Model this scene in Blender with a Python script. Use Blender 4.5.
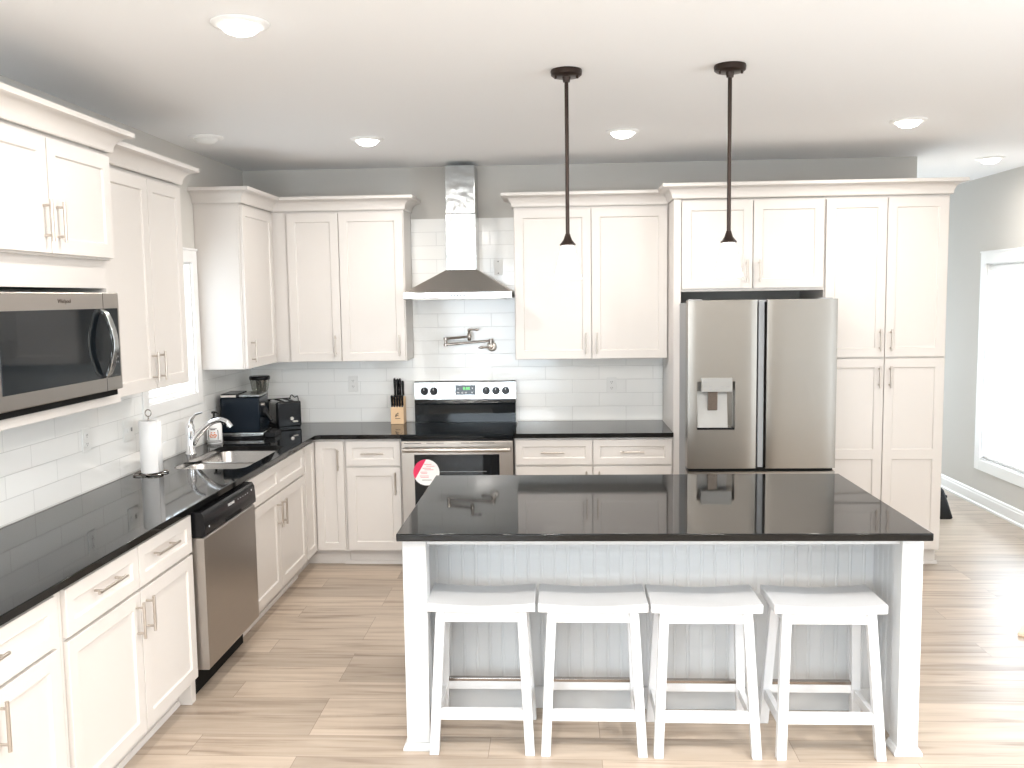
import bpy, bmesh, math, random
from mathutils import Vector, Matrix
random.seed(7)
S = bpy.context.scene
for o in list(bpy.data.objects):
    bpy.data.objects.remove(o)
COL = S.collection
PI = math.pi

# ------------------------------------------------------------------ camera
W_IMG, H_IMG = 1024, 768
F_PX = 913.5
YAW, PITCH, ROLL = 0.051, 0.095, -0.0142
CAM = Vector((2.282, -6.6588, 1.8207))
r0 = Vector((math.cos(YAW), math.sin(YAW), 0))
f0 = Vector((-math.sin(YAW), math.cos(YAW), 0))
fw = f0 * math.cos(PITCH) + Vector((0, 0, -1)) * math.sin(PITCH)
up0 = r0.cross(fw)
rt = r0 * math.cos(ROLL) + up0 * math.sin(ROLL)
up = -r0 * math.sin(ROLL) + up0 * math.cos(ROLL)
cd = bpy.data.cameras.new('camera')
cd.sensor_width = 36.0
cd.lens = 36.0 * F_PX / W_IMG
cd.clip_start = 0.05
cam = bpy.data.objects.new('camera', cd)
cam.matrix_world = Matrix(((rt.x, up.x, -fw.x, CAM.x), (rt.y, up.y, -fw.y, CAM.y), (rt.z, up.z, -fw.z, CAM.z), (0, 0, 0, 1)))
COL.objects.link(cam)
S.camera = cam

# ------------------------------------------------------------------ world, exposure, daylight, fill lights
S.view_settings.view_transform = 'Standard'
S.view_settings.look = 'None'
S.view_settings.gamma = 1
S.view_settings.use_curve_mapping = False
S.view_settings.exposure = 0.48
w = bpy.data.worlds.new('sky')
S.world = w
w.use_nodes = True
bg = w.node_tree.nodes['Background']
bg.inputs['Color'].default_value = (0.82, 0.92, 1.0, 1)
bg.inputs['Strength'].default_value = 4.0

LAMP_W = 11.0          # each ceiling light over the kitchen
LAMP_FILL_W = 24.0   # each added ceiling light behind the camera, unseen fill
PEND_W = 1.5           # each pendant bulb
FILL_REAR = 72.0       # fill light outside the added, unseen rear window
FILL_SIDE = 42.0       # fill light outside the added right patio window
FILL_LEFT = 36.0          # fill light outside the added left window behind the camera
FILL_HALL = 34.0  # fill light outside the added hall-end window
DAY_BLIND = 40.0
DAY_COL = (0.78, 0.90, 1.0)
WARM = (1.0, 0.945, 0.885)


def area_light(name, loc, rot, sx, sy, energy, color):
    l = bpy.data.lights.new(name, 'AREA')
    l.shape = 'RECTANGLE'
    l.size, l.size_y = sx, sy
    l.energy = energy
    l.color = color
    o = bpy.data.objects.new(name, l)
    o.location = loc
    o.rotation_euler = rot
    COL.objects.link(o)
    return o


area_light('fill_rear', (1.25, -9.72, 1.45), (PI / 2, 0, 0), 1.9, 2.0, FILL_REAR, DAY_COL)
area_light('fill_left', (-.22, -7.4, 1.4), (PI / 2, 0, -PI / 2), 1.8, 1.9, FILL_LEFT, DAY_COL)
area_light('fill_hall', (5.33, 3.84, 1.1), (PI / 2, 0, PI), .75, 2.0, FILL_HALL, DAY_COL)
area_light('daylight_blind', (6.10, .665, 1.25), (PI / 2, 0, PI / 2), .9, 1.6, DAY_BLIND, DAY_COL)
area_light('fill_side', (6.12, -5.2, 1.25), (PI / 2, 0, PI / 2), 1.9, 2.1, FILL_SIDE, DAY_COL)


# ------------------------------------------------------------------ materials
def mat(name, col, rough=.5, metal=0.0, **kw):
    m = bpy.data.materials.new(name)
    m.use_nodes = True
    b = m.node_tree.nodes['Principled BSDF']
    b.inputs['Base Color'].default_value = (*col, 1)
    b.inputs['Roughness'].default_value = rough
    b.inputs['Metallic'].default_value = metal
    for k, v in kw.items():
        b.inputs[k].default_value = v
    return m


def nodes(m):
    nt = m.node_tree
    return nt, nt.nodes['Principled BSDF'], nt.nodes.new, nt.links.new


def pos_vec(nt, order, off=(0, 0, 0), scale=(1, 1, 1)):
    """world position re-ordered, e.g. 'xz' -> (x, z, 0)"""
    g = nt.nodes.new('ShaderNodeNewGeometry')
    s = nt.nodes.new('ShaderNodeSeparateXYZ')
    c = nt.nodes.new('ShaderNodeCombineXYZ')
    nt.links.new(g.outputs['Position'], s.inputs[0])
    for i, ch in enumerate(order):
        nt.links.new(s.outputs[ch.upper()], c.inputs[i])
    mp = nt.nodes.new('ShaderNodeMapping')
    mp.inputs['Location'].default_value = off
    mp.inputs['Scale'].default_value = scale
    nt.links.new(c.outputs[0], mp.inputs[0])
    return mp.outputs[0]


def add_bump(m, vec, scale, strength, dist=.01, detail=3):
    nt, b, N, L = nodes(m)
    n = N('ShaderNodeTexNoise')
    n.inputs['Scale'].default_value = scale
    n.inputs['Detail'].default_value = detail
    if vec is not None:
        L(vec, n.inputs['Vector'])
    bp = N('ShaderNodeBump')
    bp.inputs['Strength'].default_value = strength
    bp.inputs['Distance'].default_value = dist
    L(n.outputs['Fac'], bp.inputs['Height'])
    L(bp.outputs[0], b.inputs['Normal'])


M = {}
M['cab'] = mat('cabinet_white', (.655, .62, .588), .38)
M['stool'] = mat('stool_white', (.70, .705, .715), .4)
M['island'] = mat('island_white', (.64, .65, .655), .4)
M['trim'] = mat('trim_white', (.86, .86, .85), .4)
M['wall'] = mat('wall_grey_paint', (.60, .58, .545), .85)
M['ceil'] = mat('ceiling_paint', (.855, .86, .865), .9)
add_bump(M['ceil'], None, 60, .03)
add_bump(M['wall'], None, 80, .03)
M['plastic_white'] = mat('white_plastic', (.80, .80, .78), .35)
M['black'] = mat('black_plastic', (.008, .008, .009), .22, **{'Specular IOR Level': .22})
M['black_matte'] = mat('black_matte', (.006, .006, .006), .7, **{'Specular IOR Level': .15})
M['black_glass'] = mat('black_glass', (.004, .006, .008), .05, **{'Specular IOR Level': .32})
M['coffee'] = mat('coffee_black', (.004, .008, .014), .2, **{'Specular IOR Level': .2})
M['chrome'] = mat('chrome', (.82, .82, .83), .07, 1.0)
M['nickel'] = mat('brushed_nickel', (.55, .50, .45), .32, 1.0)
M['dark_metal'] = mat('dark_nickel', (.38, .34, .31), .2, 1.0)
M['bronze'] = mat('bronze', (.035, .022, .017), .38, .6)
M['wood_light'] = mat('knife_block_wood', (.72, .50, .30), .5)
M['wood_pale'] = mat('pale_wood', (.80, .60, .45), .5)
M['tote'] = mat('black_fabric', (.008, .008, .009), .85)
M['paper'] = mat('paper_white', (.88, .87, .86), .95)
M['pink'] = mat('sticker_pink', (.75, .02, .10), .5)
M['ink_red'] = mat('ink_red', (.80, .30, .32), .6)
M['ink_grey'] = mat('ink_grey', (.30, .30, .30), .6)
M['ink_white'] = mat('ink_white', (.75, .75, .75), .5)
M['ink_dark'] = mat('ink_dark', (.05, .035, .025), .6)
M['orange'] = mat('label_orange', (.75, .25, .10), .6)
M['green_led'] = mat('green_display', (.05, .3, .05), .4)
bb = M['green_led'].node_tree.nodes['Principled BSDF']
bb.inputs['Emission Color'].default_value = (.25, 1, .3, 1)
bb.inputs['Emission Strength'].default_value = .8
M['burner'] = mat('burner_print', (.03, .03, .03), .2)
M['grey_strip'] = mat('grey_strip', (.30, .31, .32), .45, .3)
M['disp'] = mat('dispenser_silver', (.33, .325, .31), .45, .3)
M['iron'] = mat('sink_steel', (.62, .60, .58), .24, 1.0)

# brushed stainless
m = mat('stainless', (.44, .41, .38), .3, 1.0)
nt, b, N, L = nodes(m)
b.inputs['Anisotropic'].default_value = .4
v = pos_vec(nt, 'xyz', scale=(3, 3, 220))
n = N('ShaderNodeTexNoise'); n.inputs['Scale'].default_value = 1.5; n.inputs['Detail'].default_value = 4
L(v, n.inputs['Vector'])
mr = N('ShaderNodeMapRange')
mr.inputs['To Min'].default_value = .26; mr.inputs['To Max'].default_value = .36
L(n.outputs['Fac'], mr.inputs['Value']); L(mr.outputs[0], b.inputs['Roughness'])
M['steel'] = m
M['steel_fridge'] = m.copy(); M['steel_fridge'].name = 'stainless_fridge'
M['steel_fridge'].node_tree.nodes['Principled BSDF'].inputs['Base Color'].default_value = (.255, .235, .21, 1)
M['steel_hood'] = m.copy(); M['steel_hood'].name = 'stainless_hood'
M['steel_hood'].node_tree.nodes['Principled BSDF'].inputs['Base Color'].default_value = (.62, .58, .54, 1)
M['steel_shiny'] = mat('steel_shiny', (.44, .45, .45), .17, 1.0)
add_bump(M['steel_shiny'], None, 5, .12, .02, 1)

# black granite
m = mat('black_granite', (.008, .008, .008), .045, IOR=1.36)
nt, b, N, L = nodes(m)
n = N('ShaderNodeTexVoronoi'); n.inputs['Scale'].default_value = 260
L(pos_vec(nt, 'xyz'), n.inputs['Vector'])
cr = N('ShaderNodeValToRGB')
cr.color_ramp.elements[0].position = .0; cr.color_ramp.elements[0].color = (.05, .05, .05, 1)
cr.color_ramp.elements[1].position = .12; cr.color_ramp.elements[1].color = (.007, .007, .007, 1)
L(n.outputs['Distance'], cr.inputs[0]); L(cr.outputs[0], b.inputs['Base Color'])
M['granite'] = m


def tile_mat(name, order, x0):
    m = mat(name, (.8, .8, .78), .1)
    nt, b, N, L = nodes(m)
    v = pos_vec(nt, order, off=(-x0, -.92, 0))
    br = N('ShaderNodeTexBrick')
    br.offset = .5
    br.inputs['Color1'].default_value = (.88, .88, .86, 1)
    br.inputs['Color2'].default_value = (.91, .91, .89, 1)
    br.inputs['Mortar'].default_value = (.70, .70, .68, 1)
    br.inputs['Scale'].default_value = 1
    br.inputs['Mortar Size'].default_value = .0016
    br.inputs['Mortar Smooth'].default_value = .3
    br.inputs['Bias'].default_value = 0
    br.inputs['Brick Width'].default_value = .39
    br.inputs['Row Height'].default_value = .0983
    L(v, br.inputs['Vector'])
    L(br.outputs['Color'], b.inputs['Base Color'])
    bp = N('ShaderNodeBump'); bp.inputs['Strength'].default_value = .6; bp.inputs['Distance'].default_value = .002
    bp.invert = True
    L(br.outputs['Fac'], bp.inputs['Height'])
    n = N('ShaderNodeTexNoise'); n.inputs['Scale'].default_value = 5
    L(v, n.inputs['Vector'])
    bp2 = N('ShaderNodeBump'); bp2.inputs['Strength'].default_value = .08; bp2.inputs['Distance'].default_value = .02
    L(n.outputs['Fac'], bp2.inputs['Height']); L(bp.outputs[0], bp2.inputs['Normal'])
    L(bp2.outputs[0], b.inputs['Normal'])
    return m


M['tile_back'] = tile_mat('tile_back', 'xz', .238)
M['tile_left'] = tile_mat('tile_left', 'yz', .05)

# plank floor (planks run along x)
m = mat('plank_floor', (.5, .4, .3), .33)
nt, b, N, L = nodes(m)
v = pos_vec(nt, 'xy')
br = N('ShaderNodeTexBrick')
br.offset = .37; br.offset_frequency = 3
br.inputs['Color1'].default_value = (0, 0, 0, 1)
br.inputs['Color2'].default_value = (1, 1, 1, 1)
br.inputs['Mortar'].default_value = (.5, .5, .5, 1)
br.inputs['Scale'].default_value = 1
br.inputs['Mortar Size'].default_value = .0013
br.inputs['Mortar Smooth'].default_value = .2
br.inputs['Brick Width'].default_value = 1.22
br.inputs['Row Height'].default_value = .178
L(v, br.inputs['Vector'])
sep = N('ShaderNodeSeparateColor'); L(br.outputs['Color'], sep.inputs[0])
off = N('ShaderNodeCombineXYZ'); 
mu = N('ShaderNodeMath'); mu.operation = 'MULTIPLY'; mu.inputs[1].default_value = 9
L(sep.outputs[0], mu.inputs[0]); L(mu.outputs[0], off.inputs[0]); L(mu.outputs[0], off.inputs[2])
ad = N('ShaderNodeVectorMath'); ad.operation = 'ADD'
L(pos_vec(nt, 'xy', scale=(1.6, 22, 1)), ad.inputs[0]); L(off.outputs[0], ad.inputs[1])
n1 = N('ShaderNodeTexNoise'); n1.inputs['Scale'].default_value = 1.0; n1.inputs['Detail'].default_value = 6; n1.inputs['Distortion'].default_value = .6
L(ad.outputs[0], n1.inputs['Vector'])
cr = N('ShaderNodeValToRGB')
e = cr.color_ramp.elements
e[0].position = .30; e[0].color = (.28, .215, .165, 1)
e[1].position = .66; e[1].color = (.50, .415, .335, 1)
q = cr.color_ramp.elements.new(.46); q.color = (.43, .35, .275, 1)
L(n1.outputs['Fac'], cr.inputs[0])
mrv = N('ShaderNodeMapRange'); mrv.inputs['To Min'].default_value = .84; mrv.inputs['To Max'].default_value = 1.12
L(sep.outputs[0], mrv.inputs['Value'])
mx = N('ShaderNodeMix'); mx.data_type = 'RGBA'; mx.blend_type = 'MULTIPLY'; mx.inputs[0].default_value = 1
L(cr.outputs[0], mx.inputs[6]); L(mrv.outputs[0], mx.inputs[7])
mx2 = N('ShaderNodeMix'); mx2.data_type = 'RGBA'; mx2.inputs[7].default_value = (.24, .185, .14, 1)
L(br.outputs['Fac'], mx2.inputs[0]); L(mx.outputs[2], mx2.inputs[6])
L(mx2.outputs[2], b.inputs['Base Color'])
bp = N('ShaderNodeBump'); bp.inputs['Strength'].default_value = .15; bp.inputs['Distance'].default_value = .002
L(n1.outputs['Fac'], bp.inputs['Height']); L(bp.outputs[0], b.inputs['Normal'])
M['floor'] = m

# architectural glass (clear, lets daylight through)
m = bpy.data.materials.new('window_glass'); m.use_nodes = True
nt = m.node_tree; nt.nodes.clear()
o_ = nt.nodes.new('ShaderNodeOutputMaterial'); mxs = nt.nodes.new('ShaderNodeMixShader')
t_ = nt.nodes.new('ShaderNodeBsdfTransparent'); g_ = nt.nodes.new('ShaderNodeBsdfGlossy')
g_.inputs['Roughness'].default_value = .02; mxs.inputs[0].default_value = .07
nt.links.new(t_.outputs[0], mxs.inputs[1]); nt.links.new(g_.outputs[0], mxs.inputs[2]); nt.links.new(mxs.outputs[0], o_.inputs[0])
M['glass'] = m
M['hopper'] = m.copy(); M['hopper'].name = 'hopper_plastic'
for nd in M['hopper'].node_tree.nodes:
    if nd.type == 'MIX_SHADER': nd.inputs[0].default_value = .22
    if nd.type == 'BSDF_TRANSPARENT': nd.inputs[0].default_value = (.78, .78, .76, 1)
# translucent blind slats
m = bpy.data.materials.new('blind_slat'); m.use_nodes = True
nt = m.node_tree; nt.nodes.clear()
o_ = nt.nodes.new('ShaderNodeOutputMaterial'); mxs = nt.nodes.new('ShaderNodeMixShader')
t_ = nt.nodes.new('ShaderNodeBsdfTranslucent'); g_ = nt.nodes.new('ShaderNodeBsdfDiffuse')
t_.inputs[0].default_value = (.9, .93, .95, 1); g_.inputs[0].default_value = (.88, .9, .92, 1); mxs.inputs[0].default_value = .12
nt.links.new(g_.outputs[0], mxs.inputs[1]); nt.links.new(t_.outputs[0], mxs.inputs[2]); nt.links.new(mxs.outputs[0], o_.inputs[0])
M['slat'] = m


def emit(name, col, s):
    m = mat(name, (.9, .9, .9), .4)
    b = m.node_tree.nodes['Principled BSDF']
    b.inputs['Emission Color'].default_value = (*col, 1)
    b.inputs['Emission Strength'].default_value = s
    return m


M['led'] = emit('led_diffuser', (1, .97, .93), 9)
M['led_off'] = mat('diffuser_unlit', (.8, .8, .78), .4)
M['shade'] = emit('frosted_shade', (1, .94, .82), 1.0)
M['bulb'] = emit('bulb', (1, .95, .85), 6)


# ------------------------------------------------------------------ mesh helpers
class MB:
    def __init__(s):
        s.bm = bmesh.new()

    def face(s, pts):
        return s.bm.faces.new([s.bm.verts.new(p) for p in pts])

    def box(s, x0, x1, y0, y1, z0, z1, mtx=None):
        c = [Vector((x, y, z)) for z in (z0, z1) for y in (y0, y1) for x in (x0, x1)]
        if mtx is not None:
            c = [mtx @ p for p in c]
        v = [s.bm.verts.new(p) for p in c]
        for f in ((0, 2, 3, 1), (4, 5, 7, 6), (0, 1, 5, 4), (2, 6, 7, 3), (0, 4, 6, 2), (1, 3, 7, 5)):
            s.bm.faces.new([v[i] for i in f])
        return s

    def loft(s, rings, cap0=True, cap1=True, closed=True):
        R = [[s.bm.verts.new(p) for p in r] for r in rings]
        for a, b_ in zip(R[:-1], R[1:]):
            n = len(a)
            for i in range(n if closed else n - 1):
                j = (i + 1) % n
                try:
                    s.bm.faces.new((a[i], a[j], b_[j], b_[i]))
                except ValueError:
                    pass
        if cap0:
            s.bm.faces.new(list(reversed(R[0])))
        if cap1:
            s.bm.faces.new(R[-1])
        return s

    def prism(s, poly, axis, a0, a1):
        """poly in the two remaining axes (cyclic order), extruded along axis"""
        def P(u, v, t):
            return {'x': (t, u, v), 'y': (u, t, v), 'z': (u, v, t)}[axis]
        return s.loft([[P(u, v, a0) for u, v in poly], [P(u, v, a1) for u, v in poly]])

    def cyl(s, p0, p1, r0_, r1_=None, seg=16, caps=True):
        p0, p1 = Vector(p0), Vector(p1)
        r1_ = r0_ if r1_ is None else r1_
        d = (p1 - p0).normalized()
        u = d.orthogonal().normalized(); v_ = d.cross(u)
        ring = lambda p, r: [p + (u * math.cos(2 * PI * i / seg) + v_ * math.sin(2 * PI * i / seg)) * r for i in range(seg)]
        return s.loft([ring(p0, r0_), ring(p1, r1_)], caps, caps)

    def tube(s, pts, r, seg=10, flat=1.0):
        pts = [Vector(p) for p in pts]
        rr = r if isinstance(r, (list, tuple)) else [r] * len(pts)
        rings = []
        u = None
        for i, p in enumerate(pts):
            d = (pts[min(i + 1, len(pts) - 1)] - pts[max(i - 1, 0)]).normalized()
            if u is None:
                u = d.orthogonal().normalized()
            u = (u - d * u.dot(d)).normalized()
            v_ = d.cross(u)
            rings.append([p + (u * math.cos(2 * PI * k / seg) + v_ * math.sin(2 * PI * k / seg) * flat) * rr[i] for k in range(seg)])
        return s.loft(rings)

    def lathe(s, prof, c, seg=24, axis='z'):
        c = Vector(c)
        rings = []
        for r, h in prof:
            r = max(r, 1e-4)
            ring = []
            for i in range(seg):
                a = 2 * PI * i / seg
                p = {'z': (r * math.cos(a), r * math.sin(a), h), 'y': (r * math.cos(a), h, r * math.sin(a)), 'x': (h, r * math.cos(a), r * math.sin(a))}[axis]
                ring.append(c + Vector(p))
            rings.append(ring)
        return s.loft(rings)

    def xform(s, mtx):
        bmesh.ops.transform(s.bm, matrix=mtx, verts=s.bm.verts)
        return s


ORG = {}


def bez(pts, n=8):
    """Catmull-Rom through points"""
    P = [Vector(p) for p in pts]
    P = [P[0] * 2 - P[1]] + P + [P[-1] * 2 - P[-2]]
    out = []
    for i in range(1, len(P) - 2):
        a, b_, c, d = P[i - 1:i + 3]
        for k in range(n):
            t = k / n
            out.append(.5 * ((2 * b_) + (c - a) * t + (2 * a - 5 * b_ + 4 * c - d) * t * t + (3 * b_ - a - 3 * c + d) * t ** 3))
    out.append(P[-2])
    return out


def obj(name, mb, material, parent=None, bevel=0, seg=2, smooth=40, label=None, fix=True):
    bm = mb.bm
    if fix:
        bmesh.ops.recalc_face_normals(bm, faces=bm.faces)
    org = ORG.get(parent.name, Vector()) if parent else Vector()
    bmesh.ops.translate(bm, vec=-org, verts=bm.verts)
    me = bpy.data.meshes.new(name)
    bm.to_mesh(me); bm.free()
    for m_ in (material if isinstance(material, (list, tuple)) else [material]):
        me.materials.append(m_)
    if smooth:
        for p in me.polygons:
            p.use_smooth = True
        me.set_sharp_from_angle(angle=math.radians(smooth))
    o = bpy.data.objects.new(name, me)
    COL.objects.link(o)
    if parent:
        o.parent = parent
        ORG[o.name] = org
    if bevel:
        md = o.modifiers.new('bevel', 'BEVEL')
        md.width = bevel; md.segments = seg; md.limit_method = 'ANGLE'; md.angle_limit = math.radians(40)
        md.harden_normals = False
    if label:
        o['label'] = label
    return o


def thing(name, label, cat, loc=(0, 0, 0), group=None):
    o = bpy.data.objects.new(name, None)
    o.empty_display_size = .05
    o.location = loc
    COL.objects.link(o)
    ORG[o.name] = Vector(loc)
    o['label'] = label; o['category'] = cat
    if group:
        o['group'] = group
    return o


def tag(o, label, cat, group=None):
    o['label'] = label; o['category'] = cat
    if group:
        o['group'] = group
    return o


def struct(name, mb, material, **kw):
    o = obj(name, mb, material, **kw)
    o['kind'] = 'structure'
    return o


def copy_thing(root, dloc, label=None):
    r = root.copy(); COL.objects.link(r)
    r.location = root.location + Vector(dloc)
    if label:
        r['label'] = label
    def rec(src, dst):
        for ch in list(src.children):
            c = ch.copy(); COL.objects.link(c); c.parent = dst
            rec(ch, c)
    rec(root, r)
    return r


def text(name, s, size, F, a, b_, c, material, parent, align='CENTER', label=None):
    """flat lettering on a surface frame F"""
    cu = bpy.data.curves.new(name, 'FONT')
    cu.body = s; cu.size = size; cu.align_x = align; cu.align_y = 'CENTER'; cu.extrude = .0004
    t = bpy.data.objects.new(name + '_tmp', cu)
    COL.objects.link(t)
    bpy.context.view_layer.update()
    me = bpy.data.meshes.new_from_object(t.evaluated_get(bpy.context.evaluated_depsgraph_get()))
    bpy.data.objects.remove(t)
    mb = MB()
    mb.bm.from_mesh(me)
    for v_ in mb.bm.verts:
        v_.co = F(a + v_.co.x, b_ + v_.co.y, c + v_.co.z)
    bpy.data.meshes.remove(me)
    return obj(name, mb, material, parent, smooth=0, label=label, fix=False)


def frame(o, u, v, n):
    o, u, v, n = map(Vector, (o, u, v, n))
    return lambda a, b_, c=0.0: o + u * a + v * b_ + n * c


BACK = lambda y: frame((0, y, 0), (1, 0, 0), (0, 0, 1), (0, -1, 0))      # faces the room from the back wall
LEFT = lambda x: frame((x, 0, 0), (0, 1, 0), (0, 0, 1), (1, 0, 0))       # faces the room from the left wall


def fbox(mb, F, a0, a1, b0, b1, c0, c1):
    P = [F(a, b_, c) for c in (c0, c1) for b_ in (b0, b1) for a in (a0, a1)]
    v = [mb.bm.verts.new(p) for p in P]
    for f in ((0, 2, 3, 1), (4, 5, 7, 6), (0, 1, 5, 4), (2, 6, 7, 3), (0, 4, 6, 2), (1, 3, 7, 5)):
        mb.bm.faces.new([v[i] for i in f])


def panel_front(mb, F, a0, a1, b0, b1, cols, rows, t=.02, rec=.009, sl=.004):
    """shaker front: cols/rows are lists of (lo,hi) recessed panel ranges"""
    A = sorted({a0, a1, *[q for c in cols for q in c]})
    Bv = sorted({b0, b1, *[q for r in rows for q in r]})
    V = {}
    def vert(i, j):
        if (i, j) not in V:
            V[i, j] = mb.bm.verts.new(F(A[i], Bv[j], t))
        return V[i, j]
    for i in range(len(A) - 1):
        for j in range(len(Bv) - 1):
            q = [vert(i, j), vert(i + 1, j), vert(i + 1, j + 1), vert(i, j + 1)]
            if any(abs(A[i] - c[0]) < 1e-6 for c in cols) and any(abs(Bv[j] - r[0]) < 1e-6 for r in rows):
                aa, ab, ba, bb_ = A[i] + sl, A[i + 1] - sl, Bv[j] + sl, Bv[j + 1] - sl
                w_ = [mb.bm.verts.new(F(*p, t - rec)) for p in ((aa, ba), (ab, ba), (ab, bb_), (aa, bb_))]
                for k in range(4):
                    mb.bm.faces.new((q[k], q[(k + 1) % 4], w_[(k + 1) % 4], w_[k]))
                mb.bm.faces.new(w_)
            else:
                mb.bm.faces.new(q)
    nA, nB = len(A) - 1, len(Bv) - 1
    per = [(i, 0) for i in range(nA)] + [(nA, j) for j in range(nB)] + [(i, nB) for i in range(nA, 0, -1)] + [(0, j) for j in range(nB, 0, -1)]
    fr = [V[p] for p in per]
    bk = [mb.bm.verts.new(F(A[p[0]], Bv[p[1]], 0)) for p in per]
    n = len(per)
    for k in range(n):
        mb.bm.faces.new((fr[k], bk[k], bk[(k + 1) % n], fr[(k + 1) % n]))
    mb.bm.faces.new(list(reversed(bk)))


def front(parent, name, F, a0, a1, b0, b1, fwid=.058, mids=(), cols=None, material=None, t=.02):
    """door or drawer front of a cabinet; mids = mid rails (lo, hi)"""
    cs = cols or [(a0 + fwid, a1 - fwid)]
    ed = [b0 + fwid]
    for lo, hi in mids:
        ed += [lo, hi]
    ed.append(b1 - fwid)
    rs = [(ed[i], ed[i + 1]) for i in range(0, len(ed), 2)]
    mb = MB()
    panel_front(mb, F, a0, a1, b0, b1, cs, rs, t)
    return obj(name, mb, material or M['cab'], parent, bevel=.0018, seg=2, smooth=0)


def handle(door, F, a, b0, b1, c0=.02, vertical=True, r=.006, out=.032):
    mb = MB()
    P = (lambda t, c: F(a, t, c)) if vertical else (lambda t, c: F(t, a, c))
    mb.cyl(P(b0, c0 + out), P(b1, c0 + out), r, seg=12)
    ins = (b1 - b0) * .14
    for q in (b0 + ins, b1 - ins):
        mb.cyl(P(q, c0), P(q, c0 + out), r * .8, seg=10)
    return obj('handle', mb, M['nickel'], door, label='brushed nickel bar handle')


def crown(parent, path, z0=2.432, material=None, first=None, last=None):
    """crown moulding swept along an xy path, projecting to the right of travel; first/last extra points only for mitres"""
    prof = [(0, 0), (.010, 0), (.013, .006)]
    for k in range(9):
        a = k / 8 * PI / 2
        prof.append((.013 + .052 * (1 - math.cos(a)), .006 + .060 * math.sin(a)))
    prof += [(.072, .068), (.080, .072), (.080, .092), (0, .092)]
    pts = ([Vector(first)] if first else []) + [Vector(p) for p in path] + ([Vector(last)] if last else [])
    i0 = 1 if first else 0
    rings = []
    for i in range(i0, i0 + len(path)):
        p = pts[i]
        d1 = (p - pts[i - 1]).normalized() if i > 0 else None
        d2 = (pts[i + 1] - p).normalized() if i < len(pts) - 1 else None
        if d1 is None: d1 = d2
        if d2 is None: d2 = d1
        n1, n2 = Vector((d1.y, -d1.x)), Vector((d2.y, -d2.x))
        mtr = (n1 + n2) / max(1e-6, 1 + n1.dot(n2))
        rings.append([Vector((p.x + mtr.x * o_, p.y + mtr.y * o_, z0 + h)) for o_, h in prof])
    mb = MB(); mb.loft(rings)
    return obj('crown_moulding', mb, material or M['cab'], parent, smooth=25)


def rrect(x0, x1, y0, y1, r, n=6):
    out = []
    for cx, cy, a0 in ((x1 - r, y0 + r, -PI / 2), (x1 - r, y1 - r, 0), (x0 + r, y1 - r, PI / 2), (x0 + r, y0 + r, PI)):
        for k in range(n + 1):
            a = a0 + k / n * PI / 2
            out.append((cx + r * math.cos(a), cy + r * math.sin(a)))
    return out


# ------------------------------------------------------------------ room shell
CZ = 2.76
XR = 5.84
YF = -9.5          # wall behind the camera
YH = 3.6           # far end of the hall beyond the pantry
struct('floor', MB().box(-.15, XR + .15, YF - .15, YH + .15, -.1, 0), M['floor'])
struct('ceiling', MB().box(-.15, XR + .15, YF - .15, YH + .15, CZ, CZ + .1), M['ceil'])


def wall_with_openings(name, axis, t0, t1, lo, hi, ops):
    """wall slab; axis 'x' = slab at x in t0..t1 running along y; ops = (lo, hi, z0, z1)"""
    mb = MB()
    def bx(a, b_, z0, z1):
        if b_ - a < 1e-4 or z1 - z0 < 1e-4:
            return
        if axis == 'x':
            mb.box(t0, t1, a, b_, z0, z1)
        else:
            mb.box(a, b_, t0, t1, z0, z1)
    cur = lo
    for a, b_, z0, z1 in sorted(ops):
        bx(cur, a, 0, CZ); bx(a, b_, 0, z0); bx(a, b_, z1, CZ)
        cur = b_
    bx(cur, hi, 0, CZ)
    bmesh.ops.remove_doubles(mb.bm, verts=mb.bm.verts, dist=1e-5)
    return struct(name, mb, M['wall'], smooth=0)


WL = (-1.73, -1.04, 1.25, 2.06)         # left window opening  (y0,y1,z0,z1)
WR = (.18, 1.15, .40, 2.04)             # right window opening
WB = (-8.3, -6.5, .45, 2.35)         # left window behind the camera, unseen, added to let fill light in
WP = (-6.2, -4.2, .12, 2.25)            # right patio window, unseen, added to light floor and island front
wall_with_openings('wall_left', 'x', -.14, 0, YF, .15, [WL, WB])
wall_with_openings('wall_right', 'x', XR, XR + .14, YF, YH, [WP, WR])
struct('wall_back', MB().box(-.14, 4.81, 0, .15, 0, CZ), M['wall'])
struct('wall_hall', MB().box(4.69, 4.81, .151, YH, 0, CZ), M['wall'])
wall_with_openings('wall_hall_end', 'y', YH, YH + .14, 4.69, XR + .14, [(4.96, 5.70, .10, 2.10)])  # opening made for the added hall-end window
wall_with_openings('wall_front', 'y', YF - .14, YF, -.14, XR + .14, [(.3, 2.2, .45, 2.45)])  # opening cut for the added rear window


def baseboard(name, poly_axis, lo, hi, base):
    h = .125
    prof = [(0, 0), (.022, 0), (.022, .018), (.015, .024), (.015, h - .028), (.012, h - .024), (.012, h - .008), (.006, h), (0, h)]
    mb = MB()
    if poly_axis == 'y':     # along y, thickness toward -x from base
        mb.prism([(base - o_, z) for o_, z in prof], 'y', lo, hi)
    else:
        mb.prism([(base - o_, z) for o_, z in prof], 'x', lo, hi)
    return struct(name, mb, M['trim'], smooth=0)


baseboard('baseboard_right', 'y', -4.1, YH, XR)
baseboard('baseboard_hall', 'x', 4.811, XR - .03, YH)


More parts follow.
